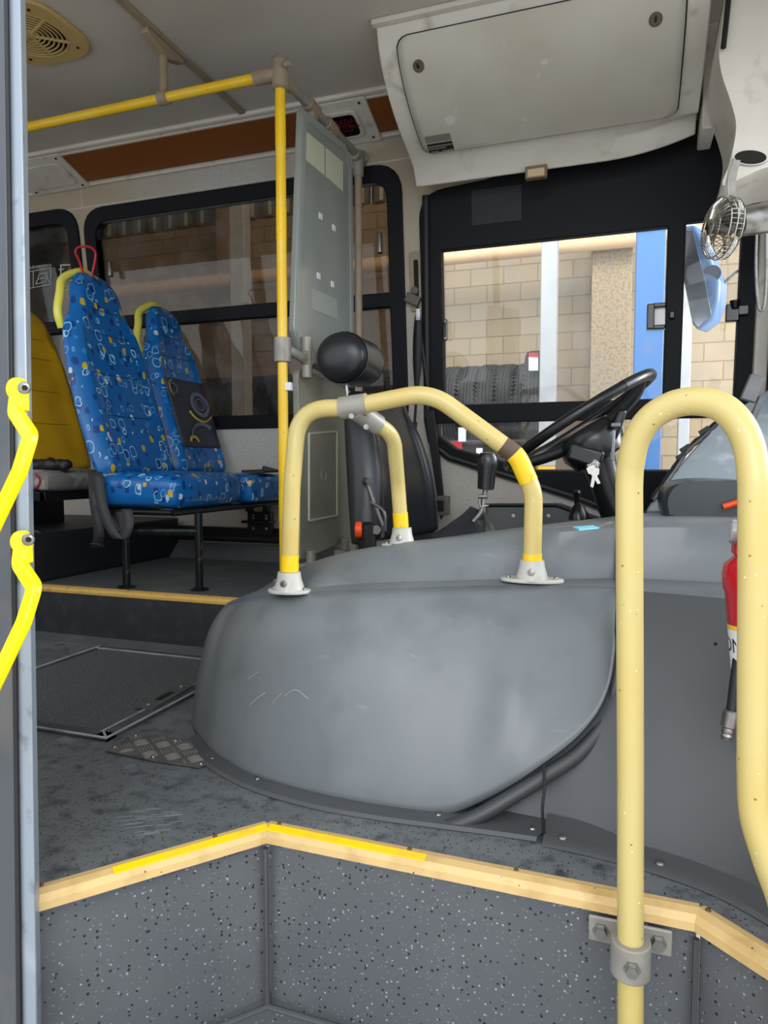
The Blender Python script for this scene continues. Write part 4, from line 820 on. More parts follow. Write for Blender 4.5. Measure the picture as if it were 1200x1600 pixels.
# seat frame
t = thing('seat_frame', 'black tubular steel frame carrying the blue double seat', 'frame', (-1.75, 2.4, .2))
l1, l2 = P(198, 918, 'z', .2), P(312, 922, 'z', .2)
zf = .510
for p in (l1, l2):
    bm = NB(); tube(bm, [(p.x, p.y, .2), (p.x, p.y, zf if p is l2 else .41)], .0155, 16); leg = obj('leg', bm, DKTUBE, t)
    bm = NB(); lathe(bm, [(.036, .2), (.036, .206), (.02, .212)], M.Translation((p.x, p.y, 0)), 20); obj('foot_plate', bm, DKTUBE, t)
bm = NB(); tube(bm, fillet([(l1.x, l1.y, .38), (l1.x, l1.y, .43), (l2.x, l2.y, .435)], .03), .016, 14); obj('cross_brace', bm, DKTUBE, t)
bm = NB(); tube(bm, [(XCB+.02, 2.30, zf), (XCF-.04, 2.30, zf)], .012, 12); tube(bm, [(XCF-.04, 2.30, zf), (XCF-.04, 3.2, zf)], .014, 12); tube(bm, [(XCB+.04, 2.30, zf), (XCB+.04, 3.2, zf)], .014, 12); tube(bm, [(l1.x, l1.y, .43), (XCB+.08, 2.31, zf)], .012, 12); obj('top_rails', bm, DKTUBE, t)
wbx = -1.62; wbc = P(408, 815, 'y', 3.19)
bm = NB(); bx2(bm, (wbc.x-.07, 3.17, .34), (wbc.x+.07, 3.2, .46)); bx2(bm, (wbc.x-.09, 3.14, .40), (wbc.x+.08, 3.2, .415)); bx2(bm, (wbc.x-.07, 3.15, .46), (wbc.x-.04, 3.19, .51)); bx2(bm, (wbc.x+.03, 3.15, .46), (wbc.x+.06, 3.19, .51)); obj('wall_mount', bm, BLACKG, t, True, .003)
for dx in (-.035, .04):
    for dz in (.425, .44, .372): screw(t, (wbc.x+dx, 3.17, dz), (0, -1, 0), .008)
# lap belts hanging by the aisle seat
t = thing('lap_belt', 'grey lap belt webbing hanging in loops between the blue and mustard seats', 'seat belt', P(160, 780, 'y', 2.26))
for q in ([(146, 735, 2.30), (148, 780, 2.25), (155, 830, 2.24), (152, 852, 2.26)], [(152, 738, 2.26), (160, 790, 2.22), (176, 830, 2.2), (190, 842, 2.21), (200, 820, 2.22), (198, 795, 2.24)], [(150, 740, 2.28), (156, 790, 2.25), (170, 810, 2.23), (186, 832, 2.24), (190, 800, 2.25)]):
    pts = spline([P(u, v, 'y', y) for u, v, y in q], 6); bm = NB()
    d = V((1, .3, 0)).normalized()*.022
    grid(bm, [[p-d, p+d] for p in pts]); o = obj('webbing', bm, BELT, t); so = o.modifiers.new('s', 'SOLIDIFY'); so.thickness = .003
bm = NB(); box(bm, P(152, 852, 'y', 2.26), (.05, .03, .02)); obj('anchor', bm, BLACKG, t, True, .004)
# mustard seat
tY = thing('passenger_chair', 'mustard yellow bus seat behind the blue ones with grey and maroon cushion', 'seat', (-2.6, 2.6, .55))
_, posY = backrest(-2.62, 2.64, .67, .80, .56, YSEAT, tY, lean=.18, head=.70)
cu_ = cushion(-2.75, -2.30, 2.30, 2.86, .585, .675, GRAYFAB, tY, .04)
for (x, a0) in ((-2.48, .6), (-2.40, 2.2)):
    bm = NB(); pts = [V((x+.06*math.cos(a), 2.297, .632+.036*math.sin(a))) for a in [a0+k*.42 for k in range(13)]]; tube(bm, pts, .0045, 6); obj('curl_print', bm, MAROON, tY, False)
bm = NB(); tube(bm, spline([posY(.5, 1, 0)+V((-.02, 0, 0)), posY(.9, .93, 0)+V((-.02, .03, 0)), posY(1.0, .80, 0)+V((-.02, .03, 0)), posY(1, .7, 0)+V((-.02, 0, 0))], 6), .014, 12); obj('grab_handle', bm, YSEAT, tY)
bm = NB(); bx2(bm, (-2.75, 2.31, .545), (-2.33, 2.35, .585)); bx2(bm, (-2.36, 2.31, .545), (-2.33, 2.86, .585)); tube(bm, [(-2.85, 2.33, .53), (-2.36, 2.33, .40)], .014, 10); bx2(bm, (-2.75, 2.33, .405), (-2.7, 2.8, .56)); bx2(bm, (-2.40, 2.7, .405), (-2.36, 2.76, .56)); obj('frame', bm, BLACKG, tY, True, .003)
# dark bag on mustard seat (crumpled black cloth)
bm = NB()
for (u, v, r1) in ((60, 727, .035), (78, 722, .04), (98, 724, .034), (48, 729, .028)):
    p = P(u, v, 'y', 2.42); bmesh.ops.create_icosphere(bm, subdivisions=3, radius=r1, matrix=M.Translation((p.x, p.y, .70)) @ M.Diagonal((1.3, .9, .8, 1)))
for v in bm.verts: v.co += V((math.sin(v.co.z*160+v.co.x*90), math.sin(v.co.x*150), math.sin(v.co.x*130+v.co.y*70)))*.003
o = obj('folded_jacket', bm, BLACK); tag(o, 'crumpled black cloth lying on the mustard seat', 'cloth')
bm = NB(); p0, p1, p2 = P(385, 738, 'y', 2.95), P(405, 731, 'y', 3.1), P(425, 740, 'y', 3.0); 
prism(bm, [V((p0.x, 2.9, .665)), V((p2.x, 2.92, .662)), V((p2.x-.02, 3.12, .664)), V((p1.x, 3.14, .69)), V((p0.x, 3.1, .67))], (0, 0, .012)); o = obj('black_pouch', bm, BLACK, None, True, .004); tag(o, 'small flat black pouch on the window-side blue seat cushion', 'pouch')

# ================================================================ OVERHEAD COMPARTMENT
HX0, HX1 = -.885, P(1088, 222, 'y', 2.93).x
prof = [P(u, v, 'x', HX0) for u, v in ((586, 30), (592, 85), (602, 135), (618, 190), (639, 246), (645, 262), (650, 293))]
prof = [(p.y, p.z) for p in prof]
t = thing('overhead_compartment', 'large off-white overhead compartment above the driver window', 'compartment', (-.33, 2.8, 1.9))
def sect(x, sc=1., up=0.):
    return [V((x, y, z)) for y, z in prof]
pr = spline([V((0, y, z)) for y, z in prof[:5]], 5)+[V((0, *prof[5])), V((0, *prof[6]))]
lipz = prof[6][1]
full = pr+[V((0, 3.12, P(655, 291, 'y', 3.12).z)), V((0, 2.86, ZC-.002))]
xs_ = [HX0+(HX1-HX0)*k/24 for k in range(25)]
bm = NB(); secs = []
for x in xs_:
    q = max(0, (x-(HX1-.34))/.34); row = []
    for i, p in enumerate(full):
        dz = 0
        if i >= len(pr)-2 and i < len(pr)+1: dz = .055*q*q
        row.append(bm.verts.new(V((x, p.y, min(p.z+dz, ZC-.002)))))
    secs.append(row)
n_ = len(full)
for a, b in zip(secs, secs[1:]):
    for k in range(n_): bm.faces.new((a[k], a[(k+1) % n_], b[(k+1) % n_], b[k]))
bm.faces.new(secs[0][::-1]); bm.faces.new(secs[-1])
obj('housing', bm, OFFW, t, True, .008)
# door following the curved face, standing slightly proud in a dark gap
def face_at(s, x, off):
    L_ = [0]
    for a, b in zip(pr, pr[1:]): L_.append(L_[-1]+(b-a).length)
    d = s*L_[-3]
    for i in range(1, len(pr)):
        if L_[i] >= d-1e-9:
            a, b = pr[i-1], pr[i]; p = a.lerp(b, (d-L_[i-1])/(L_[i]-L_[i-1])); tn = (b-a).normalized(); nn_ = V((0, -abs(tn.z), -abs(tn.y) if tn.y > 0 else tn.y)).normalized()
            return V((x, p.y, p.z))+nn_*off
def doorgrid(x0, x1, s0, s1, off, m, name, rr):
    bm = NB(); W_, H_ = x1-x0, 1; NX, NS = 30, 18; rows_ = []
    for j in range(NS+1):
        q = .5-.5*math.cos(math.pi*j/NS); s_ = s0+(s1-s0)*q; e = 0
        dd = min(q, 1-q)*(s1-s0)*.62
        if dd < rr: e = rr-math.sqrt(max(0, rr*rr-(rr-dd)**2))
        rows_.append([face_at(s_, x0+e+(W_-2*e)*(i/NX), off) for i in range(NX+1)])
    g = grid(bm, rows_); o = obj(name, bm, m, t); so = o.modifiers.new('s', 'SOLIDIFY'); so.thickness = .006; so.offset = 0; return o
dx0, dx1 = P(618, 120, 'x', HX0).x+.075, HX1-.075
doorgrid(dx0-.005, dx1+.005, .12, .985, .0035, HOLE, 'door_gap', .045)
dr = doorgrid(dx0, dx1, .128, .978, .010, OFFW2, 'door', .045)
for (x, s_) in ((dx0+.07, .30), (dx1-.09, .30)):
    p = face_at(s_, x, .012); n = (p-face_at(s_, x, 0)).normalized()
    bm = NB(); lathe(bm, [(.021, 0), (.021, .004), (.017, .008)], axm(p, n), 22); kn = obj('lock', bm, mat('lock_brown', (96, 84, 70), .4), dr)
    bm = NB(); box(bm, p+n*.010, (.005, .03, .008)); obj('lock_slot', bm, HOLE, dr)
def lab(x0, x1, s0, s1, m, name, off=.0145):
    bm = NB(); grid(bm, [[face_at(s0+(s1-s0)*j/3, x, off) for x in (x0, x1)] for j in range(4)]); return obj(name, bm, m, dr)
METL = mat('plate_metal', (150, 148, 140), .35, metal=.4)
q0 = dx0+.035
q0 = dx0+.022; lab(q0, q0+.105, .80, .865, METL, 'rating_plate'); lab(q0, q0+.105, .875, .965, mat('plate_black', (30, 30, 30), .4), 'rating_plate_black')
lab(q0+.003, q0+.102, .895, .910, METL, 'rating_bar', .0155); lab(q0+.003, q0+.075, .920, .932, METL, 'rating_bar', .0155); lab(q0+.055, q0+.102, .95, .960, METL, 'rating_bar', .0155); lab(q0+.006, q0+.04, .95, .960, METL, 'rating_bar', .0155)
lab(q0+.125, q0+.24, .94, .965, mat('pale_metal_label', (182, 178, 168), .5), 'small_label')
lp_ = P(838, 270, 'y', prof[6][0]-.012)
bm = NB(); box(bm, lp_, (.088, .03, .05)); obj('lamp_body', bm, mat('lamp_brown', (120, 100, 76), .4), t, True, .004)
bm = NB(); box(bm, lp_+V((0, -.017, -.006)), (.07, .012, .032)); obj('lamp_lens', bm, AMBER, t, True, .004)
bm = NB(); bx2(bm, (HX0-.01, prof[0][0]-.02, ZC-.02), (HX1+.3, prof[0][0]+.01, ZC-.001)); o = obj('ceiling_trim_strip', bm, OFFW, None, True, .004); tag(o, 'thin off-white strip joining overhead compartment and ceiling', 'strip')
# pale upright between compartment and front cover
a = P(1088, 0, 'y', 2.86); b = P(1112, 215, 'y', 2.9)
bm = NB(); bx2(bm, (HX1+.012, 2.86, 1.93), (HX1+.06, 3.05, ZC)); o = obj('front_upright', bm, OFFW, None, True, .006); tag(o, 'narrow off-white upright strip right of the overhead compartment', 'trim')
# moulded cover over the windscreen corner
t = thing('windscreen_cover', 'bulky off-white moulded cover hanging at the upper right corner with oval hole', 'cover', P(1160, 200, 'y', 2.5))
cvp = [(1143, -60), (1124, 60), (1126, 110), (1142, 160), (1150, 200), (1140, 255), (1128, 292), (1160, 280), (1205, 262), (1330, 240), (1330, -60)]
front = spline([P(u, v, 'y', 2.42) for u, v in cvp[:-1]], 4)+[P(1330, -60, 'y', 2.42)]
cen = sum(front, V())/len(front)
bm = NB(); rr = []
for dy, sc in ((0, .975), (.015, .993), (.05, 1.0), (.30, 1.0)): rr.append([bm.verts.new(V((cen.x+(p.x-cen.x)*(1 if p.x > .7 else sc) , p.y+dy, cen.z+(p.z-cen.z)*sc))) for p in front])
for a, b in zip(rr, rr[1:]):
    for k in range(len(a)): bm.faces.new((a[k], a[(k+1) % len(a)], b[(k+1) % len(a)], b[k]))
bm.faces.new(rr[0]); bm.faces.new(rr[-1][::-1]); obj('moulding', bm, OFFW, t)
oc = P(1172, 247, 'y', 2.415); bm = NB(); mm = axm(oc, (0, -1, 0)) @ M.Rotation(R(-12), 4, 'Z') @ M.Diagonal((1.9, .85, 1, 1))
lathe(bm, [(.026, 0), (.026, .006), (.023, .006)], mm, 28); obj('oval_rim', bm, OFFW, t)
bm = NB(); lathe(bm, [(.0235, .0062), (.0235, .0068)], mm, 28); obj('oval_hole', bm, HOLE, t)
bm = NB(); tube(bm, spline([P(1140, -20, 'y', 2.40), P(1134, 40, 'y', 2.40), P(1130, 75, 'y', 2.40)], 5), .008, 8); obj('dark_groove', bm, HOLE, t)
# ================================================================ FAN
fy = 2.33
t = thing('fan', 'small chrome wire-cage fan hanging from the windscreen cover', 'fan', P(1150, 330, 'y', fy))
fc = P(1128, 357, 'y', fy-.02); fa = V((-.93, -.36, .06)).normalized(); fm = axm(fc, fa); FR_ = .088
chrome = mat('chrome', (200, 196, 188), .18, metal=1.)
bm = NB()
for r_, z in ((FR_, .0), (FR_*.97, .018), (FR_*.97, -.02), (FR_*.25, .038), (FR_*.6, .034)): tube(bm, [fm @ V((r_*math.cos(2*math.pi*k/40), r_*math.sin(2*math.pi*k/40), z)) for k in range(40)], .0022, 6, closed=True)
for k in range(40):
    a_ = 2*math.pi*k/40; q = lambda r_, z: fm @ V((r_*math.cos(a_), r_*math.sin(a_), z))
    tube(bm, [q(FR_*.2, .04), q(FR_*.7, .034), q(FR_*.97, .016), q(FR_, 0), q(FR_*.97, -.02), q(FR_*.6, -.038), q(FR_*.3, -.042)], .0012, 5)
obj('cage', bm, chrome, t)
bm = NB(); lathe(bm, [(.024, .036), (.024, .040), (.015, .044)], fm, 20); obj('cage_cap', bm, chrome, t)
for k in range(4):
    a_ = math.pi/2*k+.3; bm = NB(); rows_ = [[fm @ V((r_*math.cos(a_+w_), r_*math.sin(a_+w_), w_*.03)) for r_ in (.015, .04, .07, .085)] for w_ in (-.35, -.1, .15, .4)]
    grid(bm, rows_); o = obj('blade', bm, mat('fan_blade', (90, 88, 84), .3), t); so = o.modifiers.new('s', 'SOLIDIFY'); so.thickness = .002
bm = NB(); lathe(bm, [(.018, .03), (.018, -.03)], fm, 16); obj('hub', bm, mat('fan_blade', (90, 88, 84), .3), t)
ma, mb_ = P(1140, 349, 'y', fy+.02), P(1192, 330, 'y', fy+.12)
bm = NB(); lathe(bm, [(.03, 0), (.042, .006), (.045, .10), (.042, .112), (.02, .116)], axm(P(1152, 348, 'y', fy+.03), V((.88, .3, .16))), 28); obj('motor', bm, STEEL, t)
bm = NB(); tube(bm, spline([P(1149, 250, 'y', fy), P(1143, 275, 'y', fy), P(1141, 300, 'y', fy), P(1150, 320, 'y', fy+.01)], 5), 0, flat=(.028, .004)); obj('bracket', bm, CASTG, t)
bm = NB(); tube(bm, spline([P(1148, 248, 'y', fy-.01), P(1138, 280, 'y', fy-.015), P(1140, 312, 'y', fy-.01), P(1160, 322, 'y', fy)], 5), .0025, 6); cyl(bm, P(1146, 312, 'y', fy-.02), P(1146, 312, 'y', fy+.01), .009); obj('cable', bm, CASTG, t)
# ================================================================ DRIVER'S CHAIR
t = thing('driver_chair', 'black leather driver seat with round headrest behind the grab rail', 'seat', (-.85, 2.5, .12))
ha, hb = P(528, 556, 'y', 2.36), P(528, 556, 'y', 2.36)+V((.01, .25, -.0)); 
bm = NB(); m_ = axm(ha, hb-ha); l_ = (hb-ha).length
m_ = m_ @ M.Identity(4)
prf = []
for k in range(9): a_ = math.pi/2*k/8; prf.append((.001+.088*math.sin(a_), -.035*math.cos(a_)+.02))
prf += [(.092, .06), (.092, l_*.5), (.092, l_-.05)]
for k in range(1, 9): a_ = math.pi/2*k/8; prf.append((.001+.088*math.cos(a_), l_-.03+.035*math.sin(a_)))
lathe(bm, prf, m_, 32)
for v in bm.verts:
    d = v.co-ha; v.co.x = ha.x+d.x*1.08
hr = obj('headrest', bm, LEATHER, t)
bm = NB(); tube(bm, [m_ @ V((.0935*math.cos(2*math.pi*k/32)*1.0, .0935*math.sin(2*math.pi*k/32), .045)) for k in range(32)], .003, 6, closed=True)
for v in bm.verts: v.co.x = ha.x+(v.co.x-ha.x)*1.08
obj('piping', bm, LEATHER, hr)
bm = NB()
for yy in (2.43, 2.53): tube(bm, [(ha.x+.01, yy, ha.z-.15), (ha.x, yy, ha.z-.07)], .006, 8)
obj('headrest_post', bm, STEEL, t)
tb = P(542, 606, 'y', 2.36); bb = P(585, 850, 'y', 2.36)
def dback(par):
    NW, NH = 18, 24; Hh = (tb-bb).length; ax = (tb-bb).normalized(); fwd = V((ax.z, 0, -ax.x)).normalized()
    def hw(h): return .155+.115*max(0, 1-h)**.7
    def pos(w, h, side):
        W_ = hw(h)*(1 if h < .97 else .9); p = bb+ax*Hh*h; y = 2.545+w*W_
        e = (1-abs(w)**7)*(1-max(0, (h-.93)/.07)**3*.75)
        bol = .045*math.exp(-((abs(w)-.85)/.14)**2)*(1 if h < .7 else max(0, (1-h)/.3))
        d = ((.055+bol)*max(e, .15)+.03*math.sin(math.pi*min(1, h*1.2))) if side else -(.055+.01*(1-w*w))*max(e, .15)
        q_ = V((p.x, y, p.z))+fwd*d; g_ = V((q_.x-bb.x, q_.y-2.545, 0)); g_.rotate(M.Rotation(R(-16), 3, 'Z')); return V((g_.x+bb.x+.02, g_.y+2.545, q_.z))
    bm = NB(); F2 = [[bm.verts.new(pos(-1+2*i/NW, j/NH, 1)) for i in range(NW+1)] for j in range(NH+1)]; B2 = [[bm.verts.new(pos(-1+2*i/NW, j/NH, 0)) for i in range(NW+1)] for j in range(NH+1)]
    for j in range(NH):
        for i in range(NW): bm.faces.new((F2[j][i], F2[j][i+1], F2[j+1][i+1], F2[j+1][i])); bm.faces.new((B2[j][i], B2[j+1][i], B2[j+1][i+1], B2[j][i+1]))
        bm.faces.new((F2[j][0], F2[j+1][0], B2[j+1][0], B2[j][0])); bm.faces.new((F2[j][NW], B2[j][NW], B2[j+1][NW], F2[j+1][NW]))
    for i in range(NW): bm.faces.new((F2[0][i], B2[0][i], B2[0][i+1], F2[0][i+1])); bm.faces.new((F2[NH][i], F2[NH][i+1], B2[NH][i+1], B2[NH][i]))
    o = obj('backrest', bm, LEATHER, par); s = o.modifiers.new('sub', 'SUBSURF'); s.levels = s.render_levels = 1
    for w_ in (-.66, .66):
        bm = NB(); tube(bm, [pos(w_, .05+.85*k/16, 1)+fwd*.002 for k in range(17)], .003, 6); obj('piping', bm, BLACK, o)
    return pos, ax
posD, axD = dback(t)
bm = NB(); cushionD = cushion(bb.x+.02, bb.x+.47, 2.31, 2.78, .30, .42, LEATHER, t, .04)
bm = NB(); bx2(bm, (bb.x-.05, 2.34, .12), (bb.x+.40, 2.76, .30)); obj('pedestal', bm, BLACKG, t, True, .02)
# recliner lever and linkage on the near side
bm = NB(); tube(bm, fillet([P(573, 752, 'y', 2.29), P(584, 786, 'y', 2.28), P(598, 822, 'y', 2.28), P(597, 840, 'y', 2.28)], .03), .008, 10); cyl(bm, P(570, 752, 'y', 2.3), P(577, 752, 'y', 2.28), .013); cyl(bm, P(588, 828, 'y', 2.31), P(588, 828, 'y', 2.26), .016); tube(bm, spline([P(580, 785, 'y', 2.27), P(600, 800, 'y', 2.26), P(602, 830, 'y', 2.26)], 5), .006, 8); obj('recliner_lever', bm, mat('dull_metal', (96, 94, 92), .35, metal=.6), t)
kc = P(557, 828, 'y', 2.24)
bm = NB(); lathe(bm, [(.0, -.002)]+[(.027, 0), (.030, .006), (.030, .016), (.027, .022), (.01, .024)], axm(kc+V((.02, 0, 0)), (-1, -.3, 0)), 24, False); obj('orange_knob', bm, ORNG, t)
bm = NB(); tube(bm, spline([P(563, 815, 'y', 2.27), P(576, 826, 'y', 2.25), P(580, 845, 'y', 2.25), P(574, 862, 'y', 2.25)], 5), [.016]*6+[.028]*10, 12) if False else lathe(bm, [(.02, 0), (.034, .01), (.033, .09), (.026, .14)], axm(P(572, 816, 'y', 2.27), (.05, 0, -1)), 20); obj('lever_boot', bm, BLACK, t)
# driver's belt on the pillar
t = thing('driver_belt', 'driver seat belt hanging from its slotted anchor on the window pillar', 'seat belt', WM @ V((*WL(650, 440), 0)))
hM = WM
g0, g1 = WL(641, 395), WL(662, 475)
obj('guide_plate', plate(rpoly([(g0[0], g1[1]-.03), (g1[0], g1[1]-.03), (g1[0], g0[1]), (g0[0], g0[1])], .012), [], .0, .012, WM, .002), BEIGE, t)
xm = (g0[0]+g1[0])/2; obj('guide_slot', plate(rpoly([(xm-.011, g1[1]+.02), (xm+.011, g1[1]+.02), (xm+.011, g0[1]-.035), (xm-.011, g0[1]-.035)], .009), [], .012, .0135, WM), HOLE, t, False)
p = WM @ V((*WL(645, 468, .03), .03)); bm = NB(); box(bm, p, (.07, .03, .045), M.Rotation(R(25), 3, 'Y')); lathe(bm, [(.018, 0), (.018, .03)], axm(p+V((.01, .02, .04)), (0, -1, 0)), 16); obj('swivel_anchor', bm, mat('anchor_grey', (92, 86, 78), .4), t, True, .004)
def strap(name, pts, m, w0=.02, dirv=V((1, .15, 0)), th=.002):
    bm = NB(); k = len(pts); rows_ = []
    for i, p in enumerate(pts):
        ww = w0[i] if isinstance(w0, list) else w0; d = dirv.normalized()*ww; rows_.append([p-d, p+d])
    grid(bm, rows_); o = obj(name, bm, m, t); so = o.modifiers.new('s', 'SOLIDIFY'); so.thickness = th
pp = [WM @ V((*WL(u, v, .06), .06)) for u, v in ((653, 480), (653, 510), (652, 560), (651, 610), (648, 660), (643, 720))]
strap('webbing', spline(pp, 5), BLACK, [.006+.016*math.sin(math.pi*min(1, k/16)) for k in range(26)])
pp = [WM @ V((*WL(u, v, .05), .05)) for u, v in ((654, 500), (662, 560), (670, 620))]; strap('webbing', spline(pp, 5), BLACK, .008)
lw = [P(648, 660, 'y', 2.95), P(641, 740, 'y', 2.8), P(637, 790, 'y', 2.7), P(632, 828, 'y', 2.6)]; strap('webbing', spline(lw, 5), BELT, .012)
pp = [WM @ V((*WL(653, v, .065), .065)) for v in (482, 500)]; strap('white_label', pp, WHITE, .010)
for (u, v) in ((653, 516), ): pass
bm = NB(); box(bm, WM @ V((*WL(637, 662), .004)), (.03, .012, .02)); obj('bolt_cover', bm, BEIGE, t, True, .003)
bm = NB(); c = P(690, 790, 'y', 3.1); box(bm, c, (.07, .06, .09)); obj('retractor', bm, mat('anchor_grey', (92, 86, 78), .4), t, True, .006); 
bm = NB(); box(bm, c+V((0, -.031, 0)), (.035, .006, .05)); obj('retractor_slot', bm, HOLE, t, False)
# window wall details: black post rails at the pillar
bm = NB(); prism(bm, [WM @ V((*WL(u, v, .03), .03)) for u, v in ((664, 640), (680, 640), (697, 800), (690, 812))], EN*.02); o = obj('cable_duct', bm, BLACK, None, True, .004); tag(o, 'slim black duct running down the wall below the driver window corner', 'duct')
# ================================================================ STEERING WHEEL
wc = P(903, 660, 'y', 2.35); ia = R(33)
ax_l = V((math.cos(ia), 0, math.sin(ia))); ax_t = V((0, 1, 0)); wn_ = ax_l.cross(ax_t).normalized()
if wn_.z < 0: wn_ = -wn_
RW = .262
def wp(a, r, h=0.): return wc+ax_l*math.cos(a)*r+ax_t*math.sin(a)*r+wn_*h
t = thing('steering_wheel', 'large black bus steering wheel on its slanted column with ignition lock', 'steering wheel', wc-V((0, 0, .5)))
bm = NB(); tube(bm, [wp(2*math.pi*k/64, RW) for k in range(64)], .0165, 14, closed=True); rim = obj('rim', bm, BLACKG, t)
for a0, a1 in ((-.9, 1.2), (2.2, 3.6)):
    bm = NB(); tube(bm, [wp(a0+(a1-a0)*k/20, RW) for k in range(21)], .0175, 14); obj('rim_grip', bm, LEATHER, rim)
bm = NB()
for a_ in (0.35, -.35, math.pi-.35, math.pi+.35):
    tube(bm, spline([wp(a_, RW-.01, 0), wp(a_, RW*.75, -.03), wp(a_, RW*.3, -.055), wp(a_, .02, -.06)], 5), [.012+.010*k/15 for k in range(16)], 10)
obj('spokes', bm, BLACK, t)
bm = NB(); lathe(bm, [(.02, -.15), (.085, -.14), (.105, -.09), (.10, -.05), (.085, -.03), (.03, -.02)], axm(wc, wn_), 28); obj('hub', bm, BLACKG, t)
cb0 = P(925, 690, 'y', 2.36); cb1 = P(968, 820, 'y', 2.38)
bm = NB(); dcol = (cb1-cb0).normalized(); lathe(bm, [(.062, -.03), (.066, .0), (.056, .06), (.050, .12), (.048, .40)], axm(cb0, dcol), 24); obj('column', bm, BLACKG, t)
bm = NB(); bx = P(915, 712, 'y', 2.29); box(bm, bx, (.11, .09, .06), M.Rotation(R(18), 3, 'Y')); box(bm, P(963, 668, 'y', 2.30), (.03, .04, .12), M.Rotation(R(18), 3, 'Y')); obj('switch_housing', bm, BLACKG, t, True, .012)
bm = NB(); lathe(bm, [(.022, 0), (.022, .02), (.016, .026)], axm(P(928, 726, 'y', 2.27), (-.15, -1, .1)), 20); obj('ignition_lock', bm, STEEL, t)
bm = NB(); box(bm, P(962, 664, 'y', 2.27), (.028, .02, .012)); tube(bm, [P(958, 672, 'y', 2.28), P(956, 720, 'y', 2.28)], .008, 8); obj('stalk', bm, mat('stalk_grey', (120, 122, 126), .4), t, True, .003)
t = thing('keys', 'small bunch of silver keys hanging from the ignition', 'keys', P(929, 735, 'y', 2.24))
SILV = mat('silver_key', (206, 202, 194), .3, metal=.6)
for k, (u, v, an) in enumerate(((929, 738, .15), (925, 735, -.5))):
    p = P(u, v, 'y', 2.235-.004*k); bm = NB(); mm = M.Translation(p) @ M.Rotation(an, 4, 'Y') @ M.Rotation(R(90), 4, 'X')
    me = plate(rpoly([(-.014, -.004), (-.005, -.012), (-.005, -.045), (.004, -.048), (.006, -.012), (.014, -.004), (.012, .014), (-.012, .014)], .003), [circ(.004, 12)], 0, .002, mm); obj('key', me, SILV, t, False)
bm = NB(); tube(bm, [P(928, 729, 'y', 2.235)+V((.012*math.cos(a_*.3927), 0, .012*math.sin(a_*.3927))) for a_ in range(16)], .0012, 5, closed=True); obj('key_ring', bm, SILV, t)
# ================================================================ GEAR LEVER, HANDBRAKE, CAB WALL BOX
t = thing('gear_lever', 'black-knobbed gear lever rising from a leather boot on the engine cover', 'gear lever', P(725, 835, 'y', 1.95))
gy = 1.95; k0_, k1_ = P(763, 706, 'y', gy), P(759, 764, 'y', gy)
bm = NB(); lathe(bm, [(.004, 0), (.022, .004), (.0295, .018), (.029, .04), (.025, .07), (.0235, (k1_-k0_).length), (.015, (k1_-k0_).length+.002)], axm(k0_, k1_-k0_), 24); obj('knob', bm, BLACKG, t)
bm = NB(); tube(bm, spline([k1_, P(756, 780, 'y', gy), P(752, 800, 'y', gy), P(740, 815, 'y', gy)], 5), .0075, 10); tube(bm, [P(748, 776, 'y', gy-.01), P(762, 776, 'y', gy-.01)], .006, 8); tube(bm, [P(748, 776, 'y', gy-.01), P(750, 792, 'y', gy-.01), P(763, 790, 'y', gy)], .003, 6); obj('shaft', bm, STEEL, t)
bt = [P(u, v, 'y', y) for u, v, y in ((735, 792, 1.98), (757, 800, 1.98), (757, 800, 2.06), (735, 790, 2.06))]
b0 = [P(u, v, 'y', y) for u, v, y in ((655, 838, 1.86), (760, 838, 1.90), (790, 838, 2.12), (700, 838, 2.12))]
bm = NB(); R0 = []
for j in range(7):
    q = j/6; e = q**.6; ring = []
    for k in range(24):
        s_ = k/24*4; i_ = int(s_); f_ = s_-i_; a = b0[i_].lerp(b0[(i_+1) % 4], f_); b = bt[i_].lerp(bt[(i_+1) % 4], f_); p = a.lerp(b, e); p.z = a.z+(b.z-a.z)*q; p += V((math.sin(k*1.9+j*1.3), math.cos(k*1.7+j), 0))*.0035*(j % 2); ring.append(bm.verts.new(p))
    R0.append(ring)
for a, b in zip(R0, R0[1:]):
    for k in range(24): bm.faces.new((a[k], a[(k+1) % 24], b[(k+1) % 24], b[k]))
bm.faces.new(R0[-1]); bm.faces.new(R0[0][::-1]); obj('boot', bm, LEATHER, t)
t = thing('parking_brake', 'small black parking brake lever beside the steering column', 'lever', P(903, 808, 'y', 2.6))
bm = NB(); lathe(bm, [(.012, 0), (.016, .01), (.009, .03), (.008, .09)], axm(P(901, 766, 'y', 2.6), (.02, 0, -1)), 16); obj('lever', bm, BLACKG, t)
bm = NB(); lathe(bm, [(.036, 0), (.034, .02), (.02, .05), (.012, .06)], axm(P(904, 812, 'y', 2.6), (0, 0, 1)), 20); obj('base', bm, BLACKG, t)
t = thing('cab_side_box', 'low dark grey box against the wall under the driver window', 'box', (-.3, 3.1, .12))
q0, q1 = P(765, 790, 'y', 2.95), P(905, 808, 'y', 2.95)
bm = NB(); prism(bm, [(q0.x-.02, 2.95, .12), (q1.x+.1, 2.95, .12), (q1.x+.1, 2.95, q1.z-.02), (q0.x+.28, 2.95, q0.z+.005), (q0.x-.02, 2.95, q0.z)], (0, .22, 0)); obj('body', bm, mat('side_box_grey', (84, 88, 86), .4, var=[(6, (100, 104, 102), .5, .8)]), t, True, .012)
bm = NB(); tube(bm, [(q0.x-.02, 2.945, q0.z+.002), (q0.x+.28, 2.945, q0.z+.007), (q1.x+.1, 2.945, q1.z-.018)], .007, 8); obj('edge_trim', bm, BLACK, t)
for (u, v) in ((802, 806), (857, 806)): screw(t, P(u, v, 'y', 2.948), (0, -1, 0), .008, WLET)
